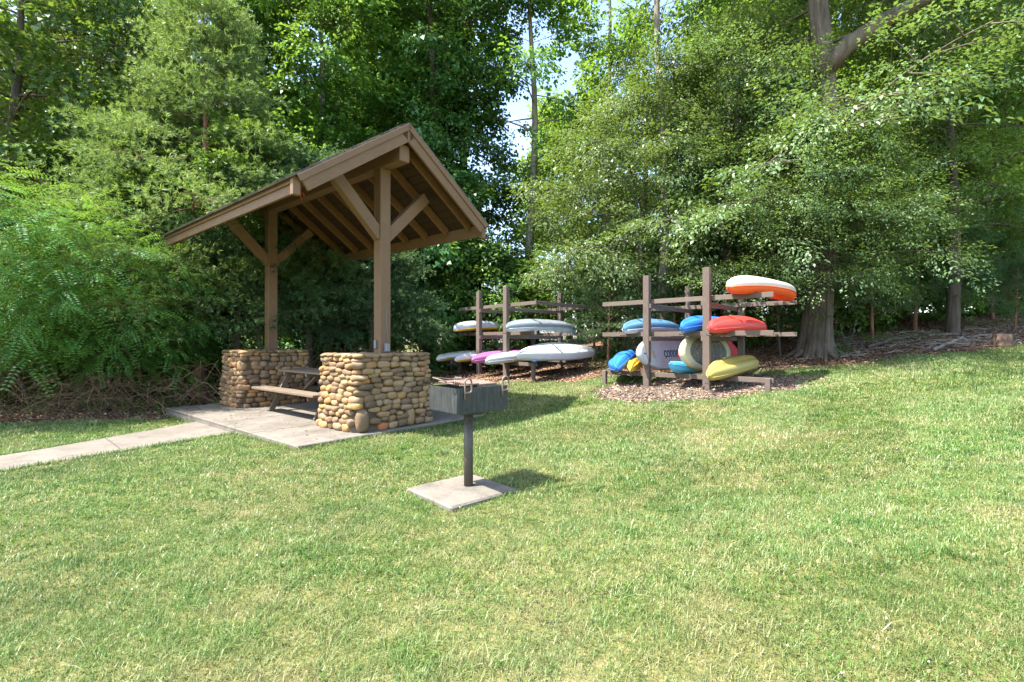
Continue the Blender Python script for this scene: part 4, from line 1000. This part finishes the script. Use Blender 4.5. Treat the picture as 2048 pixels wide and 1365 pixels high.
# saplings and small pines
q = at(1188, 15.6); sp1 = make_tree('pine_sapling', 'small young pine between the two kayak racks', 'pine sapling', q.x, q.y, M['l_pine'], M['bark_red'],
    seed=83, H=3.0, r0=.045, cb=.18, Rf=cone(1.15), nl=26, kind='soft', sp_scale=.55, e0=(10, 40), droop=.05, sub=6, per=3)
for px, Y, rz, s_, lb in ((1215, 13.6, 1.0, .95, 'young pine beside the left arm end of the right rack'), (1345, 13.4, 2.0, .8, 'young pine seen through the middle of the right rack'),
        (1745, 14.0, 3.0, 1.0, 'young pine right behind the roots of the largest oak'), (1830, 14.8, 1.5, 1.25, 'dark young pine left of the bluish one'), (1915, 14.6, 5.0, 1.15, 'bluish young pine above the fallen branches'),
        (1985, 16.2, 2.6, 1.3, 'young pine by the ivy wrapped tree at the right edge'), (2030, 13.6, .6, .6, 'tiny young pine at the right edge behind the stump')):
    q = at(px, Y); copy_tree(sp1, q.x, q.y, rz, s_, lb)
q = at(1700, 15.6); bush = make_tree('understory_bush', 'dark leafy bush behind the largest oak trunk', 'bush', q.x, q.y, M['l_maple'], M['bark_dark'],
    seed=89, H=3.4, r0=.05, cb=.06, Rf=full(1.7), nl=34, kind='vine', sp_scale=.8, e0=(0, 40), sub=6, per=3)
BL = [(1560, 15.8, .9, 'dark leafy bush left of the largest oak trunk'), (1400, 15.4, 1.0, 'leafy bush behind the centre of the right rack'), (1270, 16.2, 1.05, 'leafy bush behind the left end of the right rack'),
      (990, 16.4, 1.1, 'leafy bush behind the front posts of the left rack'), (1820, 17.0, 1.2, 'leafy bush behind the young pines on the right'), (1955, 18.0, 1.2, 'leafy bush behind the stump at the right edge'),
      (715, 15.8, .8, 'dark leafy bush behind the near shelter post'), (120, 14.5, .8, 'dark leafy bush behind the nearest locust shrub'),
      (40, 11.9, .62, 'low leafy bush under the nearest locust shrub at the left edge'), (235, 12.3, .6, 'low leafy bush above the bramble tangle'), (385, 12.6, .62, 'low leafy bush left of the far stone pier')]
for i, (px, Y, s_, lb) in enumerate(BL):
    q = at(px, Y); copy_tree(bush, q.x, q.y, i * 1.7, s_, lb)
# woods farther back: individual trees that share their meshes
fk = dict(kind='far', sp_scale=1.25, e0=(0, 40), sub=6, per=2)
fl = 'tall tree deep in the woods behind the nearer trees'; fg = 'trees of the woods in the background'
f1 = make_tree('woodland_tree', fl, 'tree', -6, 24, M['l_poplar'], M['bark_dark'], fg, seed=101, H=17, r0=.25, cb=.12, Rf=full(3.9), nl=34, **fk)
f2 = make_tree('woodland_tree', fl, 'tree', 11, 23, M['l_maple'], M['bark_dark'], fg, seed=103, H=15, r0=.25, cb=.10, Rf=full(4.2), nl=34, **fk)
rf = np.random.default_rng(12); spots = []
for row, (Y, st) in enumerate(((21, 4.6), (27, 5.5), (34, 6.6))):
    for X in np.arange(-1.25 * Y, 1.3 * Y, st):
        x = X + rf.uniform(-1.2, 1.2); y = Y + rf.uniform(-1.5, 1.5); px = 1024 + F_PX * x / y
        if 850 < px < 1110 or (row < 1 and 700 < px < 1500) or (row < 2 and 80 < px < 700): continue
        if 1300 < px < 1420: continue
        if abs(x + 6) < 2 and abs(y - 24) < 3: continue
        spots.append((x, y))
for i, (x, y) in enumerate(spots):
    copy_tree(f1 if i % 2 else f2, x, y, rf.uniform(0, 6.28), rf.uniform(.85, 1.2))
for i, (px, Y) in enumerate(((120, 31), (230, 33), (330, 32), (420, 33.5), (505, 32), (590, 33), (670, 31.5))):
    q = at(px, Y); copy_tree(bush, q.x, q.y, i * 2.1, 1.9, 'leafy bush at the far side of the sunny field behind the hedge', 'bushes beyond the sunny field')
# trees left of and behind the camera whose shade reaches the lawn edge
# ---------------------------------------------------------------- GROUND COVER
def grass_blades(rng, x, y, h, w_, lean=.95, seg2=True):
    n = len(x); z = gz(x, y); band = np.sin((x * .55 - y * .85) * 2 * math.pi / 2.3 + 1.5 * np.sin(x * .9 + y * .4)) > 0; az = np.where(rng.random(n) < .06 + .20 * sstep(-1, 2.5, x), np.where(band, 1.0, 4.14) + rng.normal(0, .6, n), rng.uniform(0, 2 * math.pi, n)); ln = np.abs(rng.normal(0, lean, n)) * h
    bx, by = np.cos(az), np.sin(az); sx, sy = -np.sin(az + rng.normal(0, .5, n)), np.cos(az)
    base = np.stack([x, y, z - .004], -1); side = np.stack([sx, sy, np.zeros(n)], -1) * (w_ / 2)[:, None]
    mid = base + np.stack([bx * ln * .4, by * ln * .4, h * .6], -1); tip = base + np.stack([bx * ln, by * ln, h * (1 - .25 * np.minimum(1, ln / h) ** 2)], -1)
    q1 = np.stack([base - side, base + side, mid + side * .8, mid - side * .8], 1)
    q2 = np.stack([mid - side * .8, mid + side * .8, tip + side * .08, tip - side * .08], 1)
    return q1, q2
def mat_grass():
    t = NT('grass_blade'); a = t.attr('tint'); p = t.pos()
    n = t.noise(p, .55, 5, .62); n2 = t.noise(p, 3.2, 4, .6)
    green = t.ramp(a, [(0, (.040, .115, .020)), (.45, (.095, .20, .036)), (.75, (.18, .295, .075)), (.9, (.33, .37, .17)), (1, (.50, .42, .27))])
    dry = t.ramp(a, [(0, (.13, .17, .05)), (.5, (.30, .29, .12)), (1, (.50, .42, .26))])
    n4 = t.noise(p, .5, 4, .6, (.55, 2.0, 1)); f = t.math('ADD', t.math('MULTIPLY', n, .35), t.math('ADD', t.math('MULTIPLY', n2, .33), t.math('MULTIPLY', n4, .32)))
    sx = t.n.new('ShaderNodeSeparateXYZ'); t.l.new(p, sx.inputs[0]); mr = t.n.new('ShaderNodeMapRange'); mr.inputs[1].default_value = 3.6; mr.inputs[2].default_value = 1.8; mr.inputs[3].default_value = 0; mr.inputs[4].default_value = .045; t.l.new(sx.outputs[1], mr.inputs[0]); f = t.math('ADD', f, mr.outputs[0])
    c = t.mix(t.ramp(f, [(.43, (0.04,) * 3), (.52, (.33,) * 3), (.60, (1.0,) * 3)]), green, dry)
    n5 = t.noise(p, .8, 4, .6, (1.1, .8, 1)); c = t.mix(t.ramp(n5, [(.52, (0, 0, 0)), (.64, (.75,) * 3)]), c, t.mix(.55, c, (.045, .105, .022)))
    t.color(c); t.rough(.42); t.set('Specular IOR Level', .5)
    tr = t.n.new("ShaderNodeBsdfTranslucent"); t.l.new(c, tr.inputs[0]); ms = t.n.new("ShaderNodeMixShader"); ms.inputs[0].default_value = .35
    t.l.new(t.b.outputs[0], ms.inputs[1]); t.l.new(tr.outputs[0], ms.inputs[2]); t.l.new(ms.outputs[0], t.out.inputs[0]); return t.m
M['grass'] = mat_grass()
def build_grass():
    rng = np.random.default_rng(3); Q = []; T = []
    def zone(y0, y1, dens, h, wd, k=1.22):
        A = k * (y1 ** 2 - y0 ** 2); n = int(A * dens); y = np.sqrt(rng.uniform(y0 ** 2, y1 ** 2, n)); x = rng.uniform(-k, k, n) * y
        # clumpy sward
        cl = .5 + .5 * np.sin(x * 9 + 3 * np.sin(y * 5)) * np.sin(y * 11 + 2 * np.sin(x * 7)); keep = is_lawn(x, y) & (rng.random(n) < .62 + .38 * cl)
        x, y = x[keep], y[keep]; n = len(x); hh = h * rng.uniform(.5, 1.35, n) * (.75 + .5 * cl[keep]) * np.where(rng.random(n) < .03, 1.9, 1); q1, q2 = grass_blades(rng, x, y, hh, wd * rng.uniform(.7, 1.4, n))
        t = np.clip(rng.beta(1.6, 1.9, n) , 0, 1); Q.extend([q1, q2]); T.extend([t, t])
    zone(1.35, 2.6, 23000, .028, .0026); zone(2.6, 4.2, 15000, .031, .0034); zone(4.2, 7, 6500, .038, .0052, 1.15); zone(7, 12.6, 2600, .042, .0085, 1.1)
    # coarse tufts of longer, darker grass and flattened straw
    n = 1500; cy_ = np.sqrt(rng.uniform(1.4 ** 2, 10 ** 2, n)); cx_ = rng.uniform(-1.15, 1.15, n) * cy_; k = is_lawn(cx_, cy_) & (np.sin(cx_ * .9 + 2) * np.sin(cy_ * 1.2 + cx_ * .3) > -.35); cx_, cy_ = cx_[k], cy_[k]
    for a, b in zip(cx_, cy_):
        m_ = int(rng.integers(14, 45)); sd_ = rng.uniform(.02, .06); x = a + rng.normal(0, sd_, m_); y = b + rng.normal(0, sd_, m_); hh = rng.uniform(.03, .06) * rng.uniform(.6, 1.2, m_)
        q1, q2 = grass_blades(rng, x, y, hh, (.0024 + .0009 * b) * rng.uniform(.8, 1.3, m_), 1.1); tb = rng.choice([.1, .3, .5, .8]); t = np.clip(tb + rng.normal(0, .08, m_), 0, 1); Q.extend([q1, q2]); T.extend([t, t])
    V = np.concatenate(Q); T = np.concatenate(T); o = np_mesh('grass', V, 4, M['grass'], T); tag(o, 'short mown sunlit lawn grass with dry straw patches', 'grass', kind='stuff')
    # tufts along the slab, path and pad edges
    X, Y = [], []
    def along(a, b, n, off):
        t = rng.random(n); w_ = np.abs(rng.normal(0, .03, n)) + off; d = np.array([b[0] - a[0], b[1] - a[1]]); L = np.hypot(*d); nn = np.array([d[1], -d[0]]) / L
        X.append(a[0] + d[0] * t + nn[0] * w_); Y.append(a[1] + d[1] * t + nn[1] * w_)
    c0, c1, c2 = sw(0, 0), sw(SU, 0), sw(0, SV)
    along(c0, c2, 1500, .01); along(c1, c0, 1600, .01)
    for A_, sgn in ((PATH_R, 1), (PATH_L, -1)):
        for a, b in zip(A_[:-1], A_[1:]):
            along(*((b, a) if sgn > 0 else (a, b)), 900, .01)
    x = np.concatenate(X); y = np.concatenate(Y); k = ~in_poly(x, y, PATHP); x, y = x[k], y[k]; n = len(x)
    u, v = suv(x, y); k = ~((u > 0) & (v > 0) & (u < SU) & (v < SV)); x, y = x[k], y[k]; n = len(x)
    q1, q2 = grass_blades(rng, x, y, .055 * rng.uniform(.4, 1.5, n), .006 * rng.uniform(.7, 1.3, n)); t = rng.beta(1.5, 2.5, n)
    o = np_mesh('edge_grass', np.concatenate([q1, q2]), 4, M['grass'], np.concatenate([t, t])); tag(o, 'longer grass fringe along the edges of slab and path', 'grass', kind='stuff')
build_grass()
def build_clover():
    rng = np.random.default_rng(8); Q, T = [], []
    # clover and broadleaf patches in the lawn
    n = 900; y = np.sqrt(rng.uniform(1.4 ** 2, 9 ** 2, n)); x = rng.uniform(-1.15, 1.0, n) * y; k = is_lawn(x, y) & (np.sin(x * 1.1 + 1) * np.sin(y * .9) > -.2); x, y = x[k], y[k]
    for a, b in zip(x, y):
        m_ = rng.integers(14, 40); px = a + rng.normal(0, .07, m_); py = b + rng.normal(0, .07, m_); z = gz(px, py) + rng.uniform(.02, .05, m_)
        d = nrm(np.stack([rng.normal(size=m_), rng.normal(size=m_), rng.normal(0, .2, m_)], -1)); up = nrm(np.stack([rng.normal(0, .3, m_), rng.normal(0, .3, m_), np.ones(m_)], -1))
        l = rng.uniform(.010, .020, m_) * (1 + b * .04); Q.append(leaf_quads(np.stack([px, py, z], -1), d, up, l, l * .8)); T.append(rng.uniform(.3, 1, m_))
    o = np_mesh('clover', np.concatenate(Q), 4, M['l_weed'], np.concatenate(T)); tag(o, 'patches of clover leaves among the lawn grass', 'clover', kind='stuff')
    # white clover heads
    n = 420; y = np.sqrt(rng.uniform(1.5 ** 2, 6.5 ** 2, n)); x = rng.uniform(-1.1, .9, n) * y; k = is_lawn(x, y) & (np.sin(x * 1.3 + .4) * np.sin(y * 1.1 + .5) > .05); x, y = x[k], y[k]
    m = MB(); t = NT('clover_flower'); t.color((.62, .60, .52)); t.rough(.8)
    for a, b in zip(x, y):
        z = float(gz(a, b)) + rng.uniform(.04, .065); r_ = rng.uniform(.003, .006); s_ = [(a, b, z + r_), (a + r_, b, z), (a, b + r_, z), (a - r_, b, z), (a, b - r_, z), (a, b, z - r_)]
        m.add(s_, [[0, 1, 2], [0, 2, 3], [0, 3, 4], [0, 4, 1], [5, 2, 1], [5, 3, 2], [5, 4, 3], [5, 1, 4]])
    tag(m.build('clover_flowers', t.m), 'tiny white clover flower heads dotted over the lawn', 'flowers', kind='stuff')
build_clover()
def build_litter():
    rng = np.random.default_rng(5); n = 90000
    y = rng.uniform(7.2, 17, n); x = rng.uniform(-1.15, 1.2, n) * y; u, v = suv(x, y); slab = (u > -.02) & (u < SU + .02) & (v > -.02) & (v < SV + .02)
    e = y - edge_y(x); g = gravel_d(x, y); k = ((e > -.15) | ((g < 1.06) & (rng.random(n) < .6)) | ((e > -.9) & (rng.random(n) < .03)) | (rng.random(n) < .0025)) & ~slab; x, y = x[k], y[k]; n = len(x)
    d = rand_dirs(rng, n, .15); up = nrm(np.stack([rng.normal(0, .35, n), rng.normal(0, .35, n), np.ones(n)], -1)); l = rng.uniform(.03, .085, n)
    V = leaf_quads(np.stack([x, y, gz(x, y) + rng.uniform(.003, .03, n)], -1), d, up, l, l * rng.uniform(.3, .7, n), .12)
    t = NT('dead_leaf'); t.color(t.ramp(t.attr('tint'), [(0, (.075, .038, .021)), (.45, (.21, .115, .066)), (.75, (.33, .21, .135)), (1, (.46, .37, .29))])); t.rough(.8); t.set('Specular IOR Level', .3)
    tag(np_mesh('leaf_litter', V, 4, t.m, rng.random(n)), 'brown fallen leaves covering the ground under the trees', 'leaf litter', kind='stuff')
    n = 90; u_ = rng.uniform(.1, SU - .1, n); v_ = np.abs(rng.normal(0, .8, n)) % (SV - .1) + .05; P_ = np.array([tuple(sw(a, b, .006)) for a, b in zip(u_, v_)])
    d = rand_dirs(rng, n, .1); l = rng.uniform(.03, .07, n); V = leaf_quads(P_, d, nrm(np.stack([rng.normal(0, .2, n), rng.normal(0, .2, n), np.ones(n)], -1)), l, l * .5, .15)
    tag(np_mesh('fallen_leaves', V, 4, t.m, rng.random(n)), 'few dry leaves blown onto the shelter slab', 'fallen leaves', kind='stuff')
    # gravel: small angular stones on the pad under the right rack
    n = 15000; a = rng.uniform(0, 2 * math.pi, n); r_ = np.sqrt(rng.random(n)) * 1.02; x = GC[0] + GR[0] * r_ * np.cos(a); y = GC[1] + GR[1] * r_ * np.sin(a); k = gravel_d(x, y) < 1.02; x, y = x[k], y[k]; n = len(x)
    s_ = rng.uniform(.010, .026, n); T3 = nrm(rng.normal(size=(n, 4, 3))); c = np.stack([x, y, gz(x, y) + .006], -1)[:, None]
    tet = c + T3 * s_[:, None, None] * np.array([1, 1, .7]); F = [[0, 1, 2], [0, 2, 3], [0, 3, 1], [1, 3, 2]]; V = np.concatenate([tet[:, f] for f in F])
    t = NT('gravel_stone'); t.color(t.ramp(t.attr('tint'), [(0, (.07, .050, .034)), (.4, (.145, .108, .078)), (1, (.29, .24, .19))])); t.rough(.85)
    tn = rng.random(n); tag(np_mesh('gravel', V, 3, t.m, np.concatenate([tn] * 4)), 'pale crushed gravel under the right kayak rack', 'gravel', kind='stuff')
build_litter()
def build_weeds():
    rng = np.random.default_rng(15); P, D, S = [], [], []
    var = [spray_cluster(rng, 16, .10, .32, .7, .1) for _ in range(4)]
    def patch(px, Y, n, sx, sy, s0, s1):
        c = at(px, Y)
        for _ in range(n):
            x, y = c.x + rng.normal(0, sx), c.y + rng.normal(0, sy)
            if suv(x, y)[0] > -.1 and suv(x, y)[0] < SU + .1 and -.1 < suv(x, y)[1] < SV + .1: continue
            s_ = rng.uniform(s0, s1); P.append((x, y, float(gz(x, y)) + .02)); a = rng.uniform(0, 6.28); D.append((math.cos(a) * .6, math.sin(a) * .6, .9)); S.append(s_)
    patch(330, 10.2, 150, 1.6, .55, .18, .42); patch(100, 10.3, 80, 1.6, .5, .15, .35); patch(430, 10.4, 60, .5, .5, .2, .4)
    patch(865, 13.6, 34, .5, .4, .25, .55); patch(1215, 13.4, 30, .5, .5, .2, .45); patch(1670, 12.0, 22, .18, .18, .25, .5)
    patch(1770, 13.0, 30, .35, .3, .25, .5); patch(1850, 13.2, 20, .4, .3, .2, .4); patch(1990, 14.3, 60, .9, .6, .2, .45); patch(1740, 13.9, 20, .5, .4, .2, .4); patch(1350, 13.0, 14, .5, .3, .2, .35)
    V, T = place_sprays(var, P, D, S, rng); tag(np_mesh('weeds', V, 4, M['l_weed'], T), 'low green weeds and seedlings at the foot of the woods', 'weeds', kind='stuff')
build_weeds()
def build_brambles():
    rng = np.random.default_rng(21); m = MB()
    def arc(x, y, L, hgt, r_, ang=None):
        a = rng.uniform(0, 6.28) if ang is None else ang; p = Vector((x, y, float(gz(x, y)) + rng.uniform(0, .5 * hgt))); d = Vector((math.cos(a), math.sin(a) * .45, rng.uniform(.2, 1.3))).normalized(); pts = [p.copy()]
        k = int(L / .13); cu = rng.normal(0, .16)
        for i in range(k):
            d = (d + Vector((rng.normal(0, .22) - d.y * cu, rng.normal(0, .12), -.13 * (1 + i * .02) + rng.normal(0, .16)))).normalized(); p = p + d * .13
            g = float(gz(p.x, p.y)) + .02
            if p.z < g: p.z = g; d.z = abs(d.z) * .4
            pts.append(p.copy())
        m.tube(pts, [r_ * (1 - .6 * i / len(pts)) for i in range(len(pts))], 4, cap=False)
    for _ in range(270): arc(rng.uniform(-11, -6.4), rng.uniform(9.4, 11), rng.uniform(.5, 2.0), 1.1, rng.uniform(.003, .008))
    for _ in range(200): arc(rng.uniform(-7.2, -3.3), rng.uniform(11.8, 13.2), rng.uniform(.8, 2.2), 1.6, rng.uniform(.003, .009))
    for _ in range(14): arc(rng.uniform(-8.5, -6.2), rng.uniform(10, 11), rng.uniform(1.2, 2.6), 1.8, rng.uniform(.008, .016))
    tag(m.build('brambles', mat_bark('dry_bramble', (.09, .056, .034), (.24, .16, .10), 12)), 'tangled tan bramble stems hanging under the left hedge', 'brambles', kind='stuff')
    m = MB()
    for _ in range(260):
        px = rng.uniform(1640, 2048); Y = rng.uniform(11.6, 14.5); c = at(px, Y); a = rng.uniform(0, 6.28); L = rng.uniform(.15, .7); q = []
        for k in range(5):
            x = c.x + math.cos(a) * L * k / 4 + rng.normal(0, .02); y = c.y + math.sin(a) * L * k / 4; q.append((x, y, float(gz(x, y)) + .02 + abs(rng.normal(0, .03))))
        m.tube(q, rng.uniform(.003, .009), 4, cap=False)
    tag(m.build('twigs', mat_bark('grey_twig', (.17, .14, .12), (.36, .31, .27), 12)), 'scattered grey twigs on the ground right of the largest oak', 'twigs', kind='stuff')
    # stems standing under the left hedge
build_brambles()
# tree stump, fallen limbs
def mat_cut():
    t = NT('stump_side'); p = t.coord('Object'); n = t.noise(p, 14, 5, .65, (1, 1, .12)); t.color(t.ramp(n, [(.3, (.04, .026, .019)), (.6, (.11, .070, .048)), (.75, (.18, .125, .09))])); t.rough(.9); t.bump(n, .8, .02); return t.m
q = at(2005, 11.35); st = empty('tree_stump', q); tag(st, 'short brown tree stump at the lawn edge near the right edge of the photo', 'tree stump')
m = MB(); m.tube([(0, 0, -.1), (0, 0, .03), (.0, 0, .14), (.01, 0, .275)], [.22, .205, .17, .155], 22, lump=.22); m.build('stump_wood', mat_cut(), st)
m = MB(); m.tube([(.01, 0, .273), (.01, 0, .279)], [.15, .146], 22, lump=.2); m.build('cut_face', mat_rust('cut_wood', (.10, .065, .045), (.19, .13, .09), .9), st)
def limb(label, pts, r_, mat):
    P = [at(px, Y) + Vector((0, 0, h)) for px, Y, h in pts]; r = empty('fallen_branch', P[0]); tag(r, label, 'branch', 'fallen branches on the leaf litter'); m = MB(); Q = [p - P[0] for p in P]
    F_ = []
    for a, b in zip(Q[:-1], Q[1:]):
        for k in range(4): F_.append(a.lerp(b, k / 4) + Vector((0, 0, .015 * math.sin(k * 1.7 + a.x * 9))))
    F_.append(Q[-1]); n = len(F_); m.tube(F_, [r_ * (1 - .55 * i / n) for i in range(n)], 8, lump=.25); m.build('branch_wood', mat, r); return r, P[0]
g1b, o1 = limb('pale bare branch with a fork lying at the lawn edge left of the stump', [(1868, 11.4, .04), (1885, 11.6, .10), (1902, 11.75, .12), (1925, 12.0, .20)], .045, M['bark_pale'])
m = MB(); m.tube([(.35, .25, .09), (.55, .1, .16), (.75, -.02, .12)], [.025, .02, .008], 6); m.build('side_twig', M['bark_pale'], g1b)
limb('long curved dark branch lying on the litter right of the largest oak', [(1735, 12.5, .05), (1780, 12.8, .13), (1820, 12.9, .14), (1850, 12.6, .06), (1875, 12.6, .04)], .05, M['bark_dark'])
limb('short grey branch by the roots of the largest oak', [(1680, 11.5, .03), (1700, 11.6, .05), (1730, 11.4, .03)], .02, M['bark_pale'])
limb('thin leaning dead branch right of the largest oak trunk', [(1692, 12.5, .02), (1705, 12.7, .35), (1712, 12.9, .75)], .018, M['bark_dark'])
